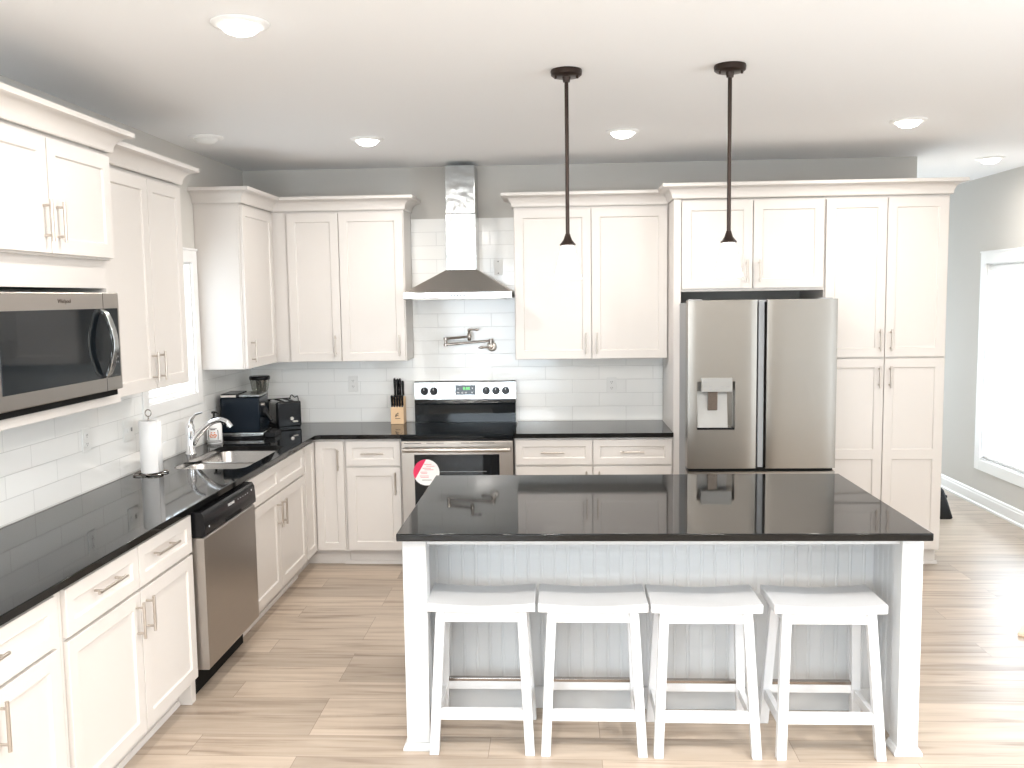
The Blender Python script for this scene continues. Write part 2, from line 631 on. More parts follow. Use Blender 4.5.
def window(name, axis, face, sgn, y0, y1, z0, z1, cas=.09, wall_t=.14, casing=True, muntin=False, sash_mid=True):
    """window in a wall at x=face (room side); sgn = direction into the room"""
    root = bpy.data.objects.new(name, None)
    COL.objects.link(root)
    root['kind'] = 'structure'
    ORG[root.name] = Vector()
    X = lambda d: face + sgn * d          # d > 0 into the room
    def bx(mb, d0, d1, a0, a1, b0, b1):
        if axis == 'x':
            mb.box(min(X(d0), X(d1)), max(X(d0), X(d1)), a0, a1, b0, b1)
        else:
            mb.box(a0, a1, min(X(d0), X(d1)), max(X(d0), X(d1)), b0, b1)
    mb = MB()
    if casing:
        g = .016
        bx(mb, .0005, g, y0 - cas, y0, z0 - cas, z1 + cas); bx(mb, .0005, g, y1, y1 + cas, z0 - cas, z1 + cas)
        bx(mb, .0005, g, y0, y1, z1, z1 + cas); bx(mb, .0005, g, y0, y1, z0 - cas, z0)
        bx(mb, .0005, g + .006, y0 - cas - .004, y1 + cas + .004, z1 + cas, z1 + cas + .014)
        obj('casing', mb, M['trim'], root, bevel=.002)
    mb = MB()
    for a0, a1, b0, b1 in ((y0, y0 + .012, z0, z1), (y1 - .012, y1, z0, z1), (y0 + .012, y1 - .012, z1 - .012, z1), (y0 + .012, y1 - .012, z0, z0 + .012)):
        bx(mb, -wall_t + .002, 0, a0, a1, b0, b1)
    obj('jamb', mb, M['trim'], root)
    mb = MB()
    s = .035
    d0, d1 = -wall_t + .03, -wall_t + .065
    a0, a1, b0, b1 = y0 + .013, y1 - .013, z0 + .013, z1 - .013
    bx(mb, d0, d1, a0, a0 + s, b0, b1); bx(mb, d0, d1, a1 - s, a1, b0, b1)
    bx(mb, d0, d1, a0 + s, a1 - s, b0, b0 + s); bx(mb, d0, d1, a0 + s, a1 - s, b1 - s, b1)
    mz = (b0 + b1) / 2
    if sash_mid:
        bx(mb, d0, d1, a0 + s, a1 - s, mz - .02, mz + .02)
    if muntin:
        for k in (1, 2):
            a = a0 + (a1 - a0) * k / 3
            bx(mb, d0 + .008, d1 - .008, a - .008, a + .008, b0 + s, b1 - s)
    obj('sash', mb, M['trim'], root, bevel=.002)
    mb = MB()
    dm = (d0 + d1) / 2
    bx(mb, dm - .002, dm + .002, a0 + s - .004, a1 - s + .004, b0 + s - .004, b1 - s + .004)
    obj('pane', mb, M['glass'], root)
    return root


def blind(name, label, face, sgn, y0, y1, z0, z1, tilt):
    root = thing(name, label, 'blind', (face, (y0 + y1) / 2, z0))
    X = lambda d: face + sgn * d
    dm = -.036
    mb = MB(); mb.box(min(X(dm - .03), X(dm + .03)), max(X(dm - .03), X(dm + .03)), y0, y1, z1 - .05, z1)
    obj('head_rail', mb, M['trim'], root, bevel=.003)
    mb = MB()
    z = z0 + .045
    while z < z1 - .06:
        c = Vector((X(dm), 0, z))
        du = Vector((math.cos(tilt) * .024 * sgn, 0, math.sin(tilt) * .024))
        nn = Vector((-du.z, 0, du.x)).normalized() * .0012
        ring = [c - du - nn, c + du - nn, c + du + nn, c - du + nn]
        mb.loft([[p + Vector((0, y0 + .004, 0)) for p in ring], [p + Vector((0, y1 - .004, 0)) for p in ring]])
        z += .042
    obj('slats', mb, M['slat'], root, smooth=0)
    mb = MB(); mb.box(min(X(dm - .025), X(dm + .025)), max(X(dm - .025), X(dm + .025)), y0 + .002, y1 - .002, z0 + .003, z0 + .025)
    obj('bottom_rail', mb, M['trim'], root, bevel=.003)
    mb = MB()
    for k in (.2, .8):
        yy = y0 + (y1 - y0) * k
        mb.cyl((X(dm + .026), yy, z0 + .02), (X(dm + .026), yy, z1 - .05), .0012, seg=6)
    obj('ladder_cord', mb, M['trim'], root)
    return root


window('window_1', 'x', 0, 1, *WL, cas=.075, muntin=True)
window('window_2', 'x', XR, -1, *WR, cas=.09)
blind('window_blind', 'white slatted blind in the tall window on the right wall', XR, -1, WR[0] + .016, WR[1] - .016, WR[2] + .014, WR[3] - .014, -.85)
window('added_window_right', 'x', XR, -1, *WP, cas=.09, sash_mid=False)
window('added_window_rear', 'y', YF, 1, .3, 2.2, .45, 2.45)  # unseen window added behind the camera, fill light enters here
window('added_window_left', 'x', 0, 1, *WB, cas=.09)
window('added_window_hall', 'y', YH, -1, 4.96, 5.70, .10, 2.10, sash_mid=False)  # unseen window added at the hall end to brighten hall and floor

# tile backsplash (setting)
def tile_slab(name, quads, material, axis):
    mb = MB()
    for a0, a1, z0, z1 in quads:
        if axis == 'back':
            mb.box(a0, a1, -.009, -.0005, z0, z1)
        else:
            mb.box(.0005, .009, a0, a1, z0, z1)
    return struct(name, mb, material, smooth=0)


tile_slab('trim_1', [(.0095, 1.224, .9145, 1.3845), (1.224, 1.982, .90, 2.39), (1.982, 3.038, .9145, 1.3845)], M['tile_back'], 'back')
yl, yr = WL[0] - .076, WL[1] + .076
tile_slab('trim_2', [(-4.75, yl, .9145, 1.385), (yl, yr, .9145, WL[2] - .0755), (yr, -.0095, .9145, 1.385)], M['tile_left'], 'left')

# ------------------------------------------------------------------ base cabinets
BD = .61            # face frame depth
BT = .8835          # cabinet top
TK = .105           # toe kick height


def base_body(parent, side, a0, a1, hollow=False, end_foot=False):
    """side 'back' (runs along x) or 'left' (runs along y)"""
    mb = MB()
    prof = [(.0125, 0), (.545, 0), (.545, TK), (BD, TK), (BD, BT), (.0125, BT)]
    if not hollow:
        if side == 'back':
            mb.prism([(-d, z) for d, z in prof], 'x', a0, a1)
        else:
            mb.prism([(d, z) for d, z in prof], 'y', a0, a1)
    else:
        F = LEFT(0) if side == 'left' else BACK(0)
        fbox(mb, F, a0, a0 + .018, TK, BT, .0125, BD - .02); fbox(mb, F, a1 - .018, a1, TK, BT, .0125, BD - .02)
        fbox(mb, F, a0 + .018, a1 - .018, TK, TK + .018, .0125, BD - .02)
        fbox(mb, F, a0 + .018, a1 - .018, TK + .018, BT, .0125, .02)
        fbox(mb, F, a0, a1, TK, BT, BD - .02, BD)
        fbox(mb, F, a0, a1, 0, TK, .525, .545)
    return obj('body', mb, M['cab'], parent, smooth=0)


def toe_mould(parent, side, a0, a1):
    mb = MB()
    pr = [(.5455, .001), (.559, .001), (.559, .012), (.552, .022), (.5455, .022)]
    if side == 'back':
        mb.prism([(-d, z) for d, z in pr], 'x', a0, a1)
    else:
        mb.prism([(d, z) for d, z in pr], 'y', a0, a1)
    return obj('toe_moulding', mb, M['cab'], parent)


FB, FL = BACK(-BD), LEFT(BD)
DZ0, DZ1, RZ0, RZ1 = .118, .688, .700, .868     # door / drawer heights

# left run, nearest the camera
t = thing('base_cabinet', 'white base cabinet nearest the camera, half cut off at bottom left of the photo', 'cabinet', (.3, -4.25, 0))
base_body(t, 'left', -4.74, -3.7805); toe_mould(t, 'left', -4.74, -3.7805)
dr = front(t, 'drawer', FL, -4.600, -3.825, RZ0, RZ1, .05)
handle(dr, FL, .800, -4.295, -4.137, vertical=False)
for a0, a1, hs in ((-4.600, -4.213, -4.255), (-4.207, -3.825, -4.164)):
    d = front(t, 'door', FL, a0, a1, DZ0, DZ1)
    handle(d, FL, hs, .510, .663)

t = thing('base_cabinet', 'white base cabinet with two drawers over two doors, just left of the dishwasher', 'cabinet', (.3, -3.23, 0))
base_body(t, 'left', -3.779, -2.705); toe_mould(t, 'left', -3.779, -2.76)
mb = MB(); mb.box(.546, .6095, -2.755, -2.705, .001, TK)
obj('end_foot', mb, M['cab'], t)
for a0, a1, hs in ((-3.765, -3.236, -3.275), (-3.230, -2.715, -3.187)):
    dr = front(t, 'drawer', FL, a0, a1, RZ0, RZ1, .05)
    c = -3.50 if a0 < -3.5 else -3.02
    handle(dr, FL, .803, c - .105, c + .105, vertical=False)
    d = front(t, 'door', FL, a0, a1, DZ0, DZ1)
    handle(d, FL, hs, .512, .655)

# dishwasher
t = thing('dishwasher', 'stainless dishwasher with black control strip beside the sink cabinet', 'dishwasher', (.3, -2.29, 0))
D0, D1 = -2.692, -1.998
mb = MB(); mb.box(.0125, .60, D0 + .006, D1 - .006, .09, .872)
obj('tub', mb, M['black_matte'], t)
mb = MB(); mb.box(.05, .585, D0 + .004, D1 - .004, .001, .0895)
obj('kick_plate', mb, M['black_matte'], t)
mb = MB(); mb.prism([(.6005, .140), (.672, .140), (.676, .147), (.676, .748), (.672, .754), (.6005, .754)], 'y', D0, D1)
obj('door', mb, M['steel'], t, smooth=0, label='brushed stainless door panel')
mb = MB(); mb.prism([(.6005, .757), (.668, .757), (.682, .766), (.684, .78), (.679, .852), (.668, .872), (.6005, .874)], 'y', D0, D1)
cp = obj('control_panel', mb, M['black'], t, smooth=30, label='glossy black control strip')
mb = MB(); mb.box(.6835, .6855, -2.43, -2.22, .766, .783)
obj('pocket_handle', mb, M['black_matte'], cp)
FD = frame((.7378, 0, 0), (0, 1, 0), (-.069, 0, .9976), (.9976, 0, .069))
text('logo', 'FRIGIDAIRE', .017, FD, -2.345, .838, .0005, M['ink_white'], cp)
for y, z, r_ in [(-2.25 + k * .035, .838, .0022) for k in range(5)] + [(-2.05, .842, .0045), (-2.64, .80, .0045)]:
    mb = MB(); mb.cyl(FD(y, z, -.001), FD(y, z, .001), r_, seg=10)
    obj('indicator', mb, M['ink_white'], cp)

# sink base
t = thing('sink_base_cabinet', 'white sink base cabinet with a false front and two doors right of the dishwasher', 'cabinet', (.3, -1.38, 0))
base_body(t, 'left', -1.990, -.871, hollow=True); toe_mould(t, 'left', -1.990, -.871)
front(t, 'false_front', FL, -1.982, -.885, RZ0, RZ1, .05, cols=[(-1.932, -1.462), (-1.405, -.935)])
for a0, a1, hs in ((-1.982, -1.437, -1.474), (-1.431, -.885, -1.390)):
    d = front(t, 'door', FL, a0, a1, DZ0, DZ1)
    handle(d, FL, hs, .495, .648)

# corner base with bi-fold doors
t = thing('corner_base_cabinet', 'white corner base cabinet with a folding narrow door under the coffee maker corner', 'cabinet', (.4, -.4, 0))
mb = MB()
L6 = [(.0125, -.0125), (.0125, -.869), (BD, -.869), (BD, -BD), (.834, -BD), (.834, -.0125)]
mb.prism(L6, 'z', TK, BT)
obj('body', mb, M['cab'], t, smooth=0)
mb = MB()
mb.prism([(.0125, -.0125), (.0125, -.869), (.545, -.869), (.545, -.545), (.834, -.545), (.834, -.0125)], 'z', .001, TK)
obj('toe_kick', mb, M['cab'], t, smooth=0)
d = front(t, 'door', FL, -.858, -.634, DZ0, RZ1, .05)
d = front(t, 'door', FB, .634, .826, DZ0, RZ1, .05)
handle(d, FB, .793, .672, .816)

t = thing('base_cabinet', 'white base cabinet with one drawer over one door, left of the range', 'cabinet', (1.03, -.3, 0))
base_body(t, 'back', .8355, 1.221); toe_mould(t, 'back', .80, 1.221)
dr = front(t, 'drawer', FB, .846, 1.214, RZ0, RZ1, .045)
handle(dr, FB, .785, .95, 1.105, vertical=False)
d = front(t, 'door', FB, .846, 1.214, DZ0, DZ1)
handle(d, FB, 1.180, .505, .657)

t = thing('base_cabinet', 'white base cabinet with two drawers and two doors between range and fridge', 'cabinet', (2.51, -.3, 0))
base_body(t, 'back', 1.984, 3.037); toe_mould(t, 'back', 1.984, 3.037)
for a0, a1, hs in ((1.992, 2.503, 2.462), (2.509, 3.028, 2.548)):
    dr = front(t, 'drawer', FB, a0, a1, RZ0, RZ1, .045)
    c = 2.238 if a0 < 2.3 else 2.766
    handle(dr, FB, .787, c - .078, c + .078, vertical=False)
    d = front(t, 'door', FB, a0, a1, DZ0, DZ1)
    handle(d, FB, hs, .515, .66)

# ------------------------------------------------------------------ countertops
def slab(name, outer, holes, z0, z1, material, bevel=.003):
    bm = bmesh.new()
    edges = []
    for loop in [outer] + holes:
        vs = [bm.verts.new((x, y, z1)) for x, y in loop]
        for i in range(len(vs)):
            edges.append(bm.edges.new((vs[i], vs[(i + 1) % len(vs)])))
    if holes:
        r = bmesh.ops.triangle_fill(bm, use_beauty=True, use_dissolve=False, edges=edges, normal=(0, 0, 1))
        faces = [g for g in r['geom'] if isinstance(g, bmesh.types.BMFace)]
    else:
        faces = [bm.faces.new(bm.verts[:])]
    r = bmesh.ops.extrude_face_region(bm, geom=faces)
    vv = [g for g in r['geom'] if isinstance(g, bmesh.types.BMVert)]
    bmesh.ops.translate(bm, vec=(0, 0, z0 - z1), verts=vv)
    mb = MB(); mb.bm.free(); mb.bm = bm
    return obj(name, mb, material, None, bevel=bevel, seg=3, smooth=30)


hole = rrect(.166, .572, -1.85, -1.075, .075)
o = slab('countertop', [(.0125, -4.75), (.648, -4.75), (.648, -.675), (.675, -.648), (1.2225, -.648), (1.2225, -.0125), (.0125, -.0125)], [hole], .884, .914, M['granite'])
tag(o, 'black polished granite countertop running round the corner, with the sink cut in it', 'countertop')
o = slab('countertop', [(1.9825, -.648), (3.0375, -.648), (3.0375, -.0125), (1.9825, -.0125)], [], .884, .914, M['granite'])
tag(o, 'short black granite countertop between range and fridge', 'countertop')

# sink
t = thing('kitchen_sink', 'double bowl stainless undermount sink in the left countertop', 'sink', (.37, -1.46, .7))
def bowl(y0, y1, depth):
    mb = MB()
    rings = []
    for k, (ins, z) in enumerate(((-.022, .8825), (0.0, .8825), (.004, .876), (.010, .872 - depth * .8), (.03, .872 - depth), (.06, .872 - depth - .004))):
        rings.append([(x, y, z) for x, y in rrect(.160 + ins, .580 - ins, y0 + ins, y1 - ins, max(.02, .075 - ins))])
    mb.loft(rings, cap0=False, cap1=True)
    o = obj('bowl', mb, M['iron'], t, smooth=50)
    md = o.modifiers.new('solid', 'SOLIDIFY'); md.thickness = .0012; md.offset = -1
    mb = MB(); mb.lathe([(.045, .003), (.045, .005), (.034, .006), (.03, .002)], ((.36), (y0 + y1) / 2, .872 - depth - .004), 20)
    obj('drain', mb, M['chrome'], o)
bowl(-1.86, -1.512, .17)
bowl(-1.466, -1.065, .17)

# faucet
t = thing('kitchen_faucet', 'chrome single lever kitchen faucet behind the sink', 'faucet', (.086, -1.368, .914))
mb = MB(); mb.lathe([(.0, .0005), (.032, .0005), (.032, .006), (.026, .014), (.0255, .10), (.0275, .14), (.0265, .165), (.018, .185), (0, .192)], (.086, -1.368, .914), 24)
obj('body', mb, M['chrome'], t)
mb = MB(); mb.tube(bez([(.088, -1.368, 1.095), (.098, -1.368, 1.125), (.125, -1.368, 1.152), (.166, -1.368, 1.164)]), [.016 - .010 * i / 24 for i in range(25)], 12, .7)
obj('lever', mb, M['chrome'], t)
mb = MB(); mb.tube(bez([(.100, -1.368, .975), (.14, -1.368, 1.035), (.20, -1.368, 1.092), (.262, -1.368, 1.117), (.310, -1.368, 1.105), (.335, -1.368, 1.074)]), [.019 - .004 * i / 40 if i < 30 else .0165 for i in range(41)], 14)
obj('spout', mb, M['chrome'], t)

# ------------------------------------------------------------------ range
t = thing('electric_range', 'freestanding stainless electric range with black glass cooktop under the hood', 'range', (1.60, -.35, 0))
X0, X1 = 1.2265, 1.9785
FR = BACK(-.655)
mb = MB(); mb.box(X0, X1, -.652, -.012, .02, .885)
obj('body', mb, M['black'], t)
mb = MB(); mb.prism([(-.665, .8855), (-.680, .893), (-.682, .909), (-.672, .917), (-.09, .918), (-.09, .8855)], 'x', X0 - .001, X1 + .001)
ck = obj('cooktop', mb, M['black_glass'], t, smooth=30, label='black glass cooktop')
for cx, cy, r_ in ((1.42, -.49, .105), (1.79, -.49, .08), (1.42, -.24, .08), (1.79, -.24, .105)):
    mb = MB()
    mb.loft([[(cx + rr * math.cos(2 * PI * i / 32), cy + rr * math.sin(2 * PI * i / 32), .9186) for i in range(32)] for rr in (r_, r_ - .004)], False, False)
    obj('burner_ring', mb, M['burner'], ck)
mb = MB(); mb.prism([(-.0890, .919), (-.088, 1.045), (-.078, 1.056), (-.012, 1.056), (-.012, .919)], 'x', X0 + .008, X1 - .008)
obj('backguard_lower', mb, M['black_glass'], t, smooth=30, label='glossy black lower backguard')
mb = MB(); mb.prism([(-.079, 1.057), (-.084, 1.083), (-.078, 1.086), (-.066, 1.208), (-.058, 1.217), (-.012, 1.217), (-.012, 1.057)], 'x', X0 + .006, X1 - .006)
bgd = obj('backguard', mb, M['steel_shiny'], t, smooth=30, label='stainless backguard with knobs and clock')
FG = frame((0, -.0785, 1.086), (1, 0, 0), Vector((0, .012, .122)).normalized(), Vector((0, -.122, .012)).normalized())
for kx in (1.306, 1.374, 1.757, 1.828, 1.899):
    mb = MB()
    mb.cyl(FG(kx, .059, 0), FG(kx, .059, .006), .029, .027, 20)
    mb.cyl(FG(kx, .059, .006), FG(kx, .059, .024), .022, .019, 20)
    fbox(mb, FG, kx - .004, kx + .004, .059 - .021, .059 + .021, .024, .031)
    k_ = obj('knob', mb, M['black'], bgd, smooth=30, label='black control knob')
    mb = MB(); fbox(mb, FG, kx - .0012, kx + .0012, .064, .079, .031, .0318)
    obj('pointer', mb, M['ink_white'], k_)
mb = MB(); fbox(mb, FG, 1.532, 1.680, .030, .101, .0002, .004)
dp = obj('clock_panel', mb, M['black_glass'], bgd, label='black clock panel with green digits')
text('digits', '8:88', .030, FG, 1.614, .076, .0044, M['green_led'], dp)
for a, b_, w_, h_ in ((1.545, .072, .014, .004), (1.653, .074, .008, .008), (1.545, .044, .016, .006), (1.578, .043, .012, .008), (1.602, .043, .014, .008), (1.650, .044, .010, .008)):
    mb = MB(); fbox(mb, FG, a, a + w_, b_, b_ + h_, .004, .0046)
    obj('button', mb, M['ink_white'], dp)
text('logo', 'FRIGIDAIRE', .012, FG, 1.606, .012, .0006, M['ink_grey'], bgd)
mb = MB(); mb.box(X0 + .002, X1 - .002, -.675, -.6525, .285, .872)
dr = obj('oven_door', mb, M['steel'], t, bevel=.006, smooth=0, label='stainless oven door with dark window')
FO = BACK(-.675)
mb = MB()
for a in (1.31, 1.40, 1.46, 1.63, 1.69, 1.80):
    fbox(mb, FO, a - .06 if a in (1.31, 1.80) else a, a + .055, .857, .861, -.001, .0006)
obj('vent_slot', mb, M['black_matte'], dr)
mb = MB(); fbox(mb, FO, 1.316, 1.886, .36, .782, -.001, .002)
wn = obj('oven_window', mb, M['black_glass'], dr, bevel=.001, label='black oven window')
mb = MB(); fbox(mb, FO, 1.49, 1.80, .665, .668, .002, .0028)
obj('rack_line', mb, M['grey_strip'], wn)
mb = MB()
mb.prism([(-.695, .798), (-.717, .803), (-.722, .815), (-.717, .828), (-.695, .833)], 'x', 1.245, 1.96)
for a in (1.26, 1.91):
    fbox(mb, FO, a, a + .035, .803, .828, 0, .0205)
obj('oven_handle', mb, M['steel'], dr, bevel=.004, smooth=40)
mb = MB(); mb.box(X0 + .002, X1 - .002, -.672, -.6525, .075, .275)
obj('drawer', mb, M['steel'], t, bevel=.005, smooth=0)
# sticker on the window
st = None
sc_ = (1.396, .662); sr = .088
mb = MB()
N_ = 48
pts = [(sc_[0] + sr * math.cos(2 * PI * i / N_), sc_[1] + sr * math.sin(2 * PI * i / N_)) for i in range(N_)]
# chord of the pink corner: upper-left segment
nrm = Vector((-.86, .51)).normalized()
white = [p for p in pts if (Vector(p) - Vector(sc_)).dot(nrm) < .048]
pink = [p for p in pts if (Vector(p) - Vector(sc_)).dot(nrm) >= .040]
def disc(poly, c0, c1):
    m_ = MB(); m_.loft([[FO(a, b_, c0) for a, b_ in poly], [FO(a, b_, c1) for a, b_ in poly]]); return m_
st = obj('sticker', disc(pts, .0021, .0026), M['paper'], dr, smooth=0, label='round white sticker with a red segment')
pk = sorted(pink, key=lambda p: math.atan2(p[1] - sc_[1], p[0] - sc_[0]) % (2 * PI))
obj('sticker_segment', disc(pk, .0027, .0031), M['pink'], st, smooth=0)
mb = MB()
for i, (ox, oz, ww) in enumerate(((-.015, .052, .05), (.0, .04, .055), (-.025, .026, .055), (-.012, .016, .06), (-.04, .0, .045), (-.035, -.01, .04), (-.045, -.026, .06), (-.04, -.036, .055))):
    fbox(mb, FO, sc_[0] + ox, sc_[0] + ox + ww, sc_[1] + oz, sc_[1] + oz + .004, .0027, .003)
obj('sticker_print', mb, M['ink_red'], st, smooth=0)
mb = MB(); fbox(mb, FO, sc_[0] - .03, sc_[0] + .035, sc_[1] - .054, sc_[1] - .049, .0027, .003)
obj('sticker_print', mb, M['ink_grey'], st, smooth=0)

# ------------------------------------------------------------------ range hood
t = thing('range_hood', 'stainless pyramid range hood with a tall chimney on the tiled wall', 'hood', (1.61, -.25, 1.81))
H0, H1 = 1.240, 1.974
mb = MB(); mb.box(H0, H1, -.50, -.010, 1.815, 1.860)
rim = obj('rim', mb, M['steel_shiny'], t, bevel=.003, smooth=0)
mb = MB()
mb.loft([[(H0 + .004, -.496, 1.8605), (H1 - .004, -.496, 1.8605), (H1 - .004, -.010, 1.8605), (H0 + .004, -.010, 1.8605)],
         [(1.505, -.288, 2.012), (1.724, -.288, 2.012), (1.724, -.010, 2.012), (1.505, -.010, 2.012)]])
obj('canopy', mb, M['steel_hood'], t, smooth=0)
mb = MB(); mb.box(1.509, 1.720, -.28, -.010, 2.0125, 2.40)
obj('chimney', mb, M['steel_shiny'], t, bevel=.003, smooth=0)
mb = MB(); mb.box(1.512, 1.717, -.277, -.010, 2.4005, 2.730)
obj('chimney_upper', mb, M['steel_shiny'], t, bevel=.003, smooth=0)
for k in range(5):
    mb = MB(); mb.cyl((1.565 + k * .022, -.5005, 1.838), (1.565 + k * .022, -.504, 1.838), .006, seg=10)
    obj('button', mb, M['black'], rim)
mb = MB()
for k in range(2):
    mb.box(H0 + .06 + k * .31, H0 + .36 + k * .31, -.44, -.08, 1.811, 1.8148)
obj('filter', mb, M['nickel'], t)

# pot filler
t = thing('pot_filler', 'folded nickel pot filler tap on the tile above the range', 'faucet', (1.797, -.01, 1.46))
mb = MB(); mb.lathe([(.0, -.0095), (.036, -.0095), (.036, -.013), (.031, -.017), (.020, -.0185), (0, -.0185)], (1.799, 0, 1.463), 28, 'y')
obj('wall_flange', mb, M['steel_hood'], t, smooth=35)
mb = MB(); mb.lathe([(.0, -.0187), (.016, -.0187), (.015, -.075), (0, -.078)], (1.799, 0, 1.463), 20, 'y')
mb.cyl((1.799, -.062, 1.463), (1.799, -.062, 1.515), .011, seg=12)
obj('wall_mount', mb, M['dark_metal'], t, smooth=35)
mb = MB(); mb.tube([(1.788, -.06, 1.461), (1.75, -.064, 1.459), (1.725, -.068, 1.459), (1.705, -.07, 1.458)], [.006, .006, .011, .004], 10)
obj('lever', mb, M['dark_metal'], t)
mb = MB(); mb.tube([(1.799, -.062, 1.507), (1.472, -.085, 1.483)], .0085, 12)
mb.lathe([(0, -.016), (.014, -.014), (.014, .014), (0, .016)], (1.797, -.062, 1.507), 14)
obj('arm', mb, M['dark_metal'], t, smooth=35)
mb = MB(); mb.lathe([(0, -.032), (.015, -.030), (.015, -.014), (.010, -.010), (.010, .012), (.015, .016), (.015, .034), (0, .036)], (1.470, -.085, 1.503), 16)
obj('elbow', mb, M['dark_metal'], t, smooth=35)
mb = MB(); mb.tube([(1.472, -.085, 1.526), (1.645, -.115, 1.541)], .0085, 12)
obj('arm', mb, M['dark_metal'], t)
mb = MB(); mb.lathe([(0, -.03), (.010, -.028), (.013, -.02), (.017, 0), (.012, .022), (.008, .035), (.012, .042), (.012, .055), (0, .06)], (1.645, -.115, 1.541), 16)
obj('spout', mb, M['dark_metal'], t, smooth=35)
mb = MB(); mb.tube([(1.648, -.115, 1.590), (1.685, -.115, 1.590), (1.698, -.115, 1.590), (1.715, -.115, 1.589)], [.006, .006, .010, .004], 10)
obj('lever', mb, M['dark_metal'], t)

# ------------------------------------------------------------------ fridge
t = thing('refrigerator', 'stainless french door refrigerator with water dispenser between the cabinets', 'refrigerator', (3.53, -.5, 0))
G0, G1 = 3.079, 3.981
mb = MB(); mb.box(G0 - .0, G1, -.90, -.05, .03, 1.765)
obj('case', mb, M['grey_strip'], t, bevel=.004, smooth=0, label='dark grey fridge case')


def fridge_door(name, a0, a1, z0, z1, y_face, bulge, hole=None, back=-.905):
    """softly curved steel front, optionally with a rectangular recess"""
    nx = 20
    xs = [a0 + (a1 - a0) * i / nx for i in range(nx + 1)]
    zs = [z0, z1]
    if hole:
        for q in hole[:2]:
            i = min(range(len(xs)), key=lambda k: abs(xs[k] - q)); xs[i] = q
        zs = [z0, hole[2], hole[3], z1]
    def yy(x):
        u = 2 * (x - a0) / (a1 - a0) - 1
        return y_face + bulge * (abs(u) ** 8)
    mb = MB(); V = {}
    for i, x in enumerate(xs):
        for j, z in enumerate(zs):
            V[i, j] = mb.bm.verts.new((x, yy(x), z))
    for i in range(nx):
        for j in range(len(zs) - 1):
            if hole and j == 1 and hole[0] - 1e-6 <= xs[i] and xs[i + 1] <= hole[1] + 1e-6:
                continue
            mb.bm.faces.new((V[i, j], V[i + 1, j], V[i + 1, j + 1], V[i, j + 1]))
    per = [(i, 0) for i in range(nx)] + [(nx, j) for j in range(len(zs) - 1)] + [(i, len(zs) - 1) for i in range(nx, 0, -1)] + [(0, j) for j in range(len(zs) - 1, 0, -1)]
    bk = [mb.bm.verts.new((xs[i], back, zs[j])) for i, j in per]
    n = len(per)
    for k in range(n):
        mb.bm.faces.new((V[per[k]], bk[k], bk[(k + 1) % n], V[per[(k + 1) % n]]))
    mb.bm.faces.new(bk[::-1])
    if hole:
        ih = [i for i in range(nx + 1) if hole[0] - 1e-6 <= xs[i] <= hole[1] + 1e-6]
        lp = [(i, 1) for i in ih[:-1]] + [(ih[-1], 1)] + [(i, 2) for i in reversed(ih)]
        rb = [mb.bm.verts.new((xs[i], y_face + .075, zs[j])) for i, j in lp]
        n = len(lp)
        for k in range(n):
            mb.bm.faces.new((V[lp[k]], V[lp[(k + 1) % n]], rb[(k + 1) % n], rb[k]))
        mb.bm.faces.new(rb)
    return obj(name, mb, M['steel_fridge'], t, smooth=35)


hl = (3.135, 3.367, .985, 1.285)
ld = fridge_door('door', G0, 3.497, .742, 1.783, -1.010, .006, hl)
ld['label'] = 'left fridge door with the ice and water dispenser'
rd = fridge_door('door', 3.558, G1, .742, 1.783, -1.010, .006)
fridge_door('freezer_drawer', G0, G1, .06, .722, -1.010, .006)
mb = MB(); mb.box(3.510, 3.546, -.985, -.906, .745, 1.780)
obj('center_mullion', mb, M['grey_strip'], t, bevel=.003, smooth=0, label='grey strip between the two doors')
mb = MB(); mb.box(G0 + .01, G1 - .01, -.985, -.906, .7235, .7405)
obj('door_gap', mb, M['black_matte'], t)
for a in (G0 + .05, 3.53, G1 - .06):
    mb = MB(); mb.box(a - .04, a + .04, -.97, -.90, 1.7655 if a != 3.53 else 1.7655, 1.79 if a != 3.53 else 1.7815)
    obj('hinge_cover', mb, M['grey_strip'], t, bevel=.004)
# dispenser
mb = MB(); mb.box(3.158, 3.347, -1.030, -.985, 1.222, 1.309)
cpn = obj('dispenser_panel', mb, M['disp'], ld, bevel=.003, smooth=0, label='silver dispenser control panel')
mb = MB()
for px_, pz in ((3.18, 1.284), (3.18, 1.256), (3.215, 1.256), (3.285, 1.256), (3.32, 1.256), (3.215, 1.240), (3.25, 1.238), (3.285, 1.242)):
    mb.box(px_ - .009, px_ + .009, -1.0306, -1.0300, pz - .003, pz + .003)
obj('dispenser_icon', mb, M['ink_grey'], cpn)
mb = MB(); mb.prism([(-.94, 1.222), (-.965, 1.222), (-1.0, .998), (-.94, .998)], 'x', 3.140, 3.325)
obj('dispenser_back', mb, M['disp'], ld, smooth=0)
mb = MB(); mb.prism([(-1.010, 1.221), (-.975, 1.221), (-.985, 1.105), (-.995, 1.105)], 'x', 3.203, 3.262)
obj('paddle', mb, M['dark_metal'], ld, bevel=.003, smooth=0)
mb = MB(); mb.box(3.138, 3.364, -1.008, -.945, .9855, .997)
obj('drip_tray', mb, M['black'], ld)

# ------------------------------------------------------------------ wall cabinets
UZ0, UZ1 = 1.385, 2.432
dU0, dU1 = 1.388, 2.414


def upper_body(parent, x0, x1, y0, y1, z0, z1):
    return obj('body', MB().box(x0, x1, y0, y1, z0, z1), M['cab'], parent, smooth=0)


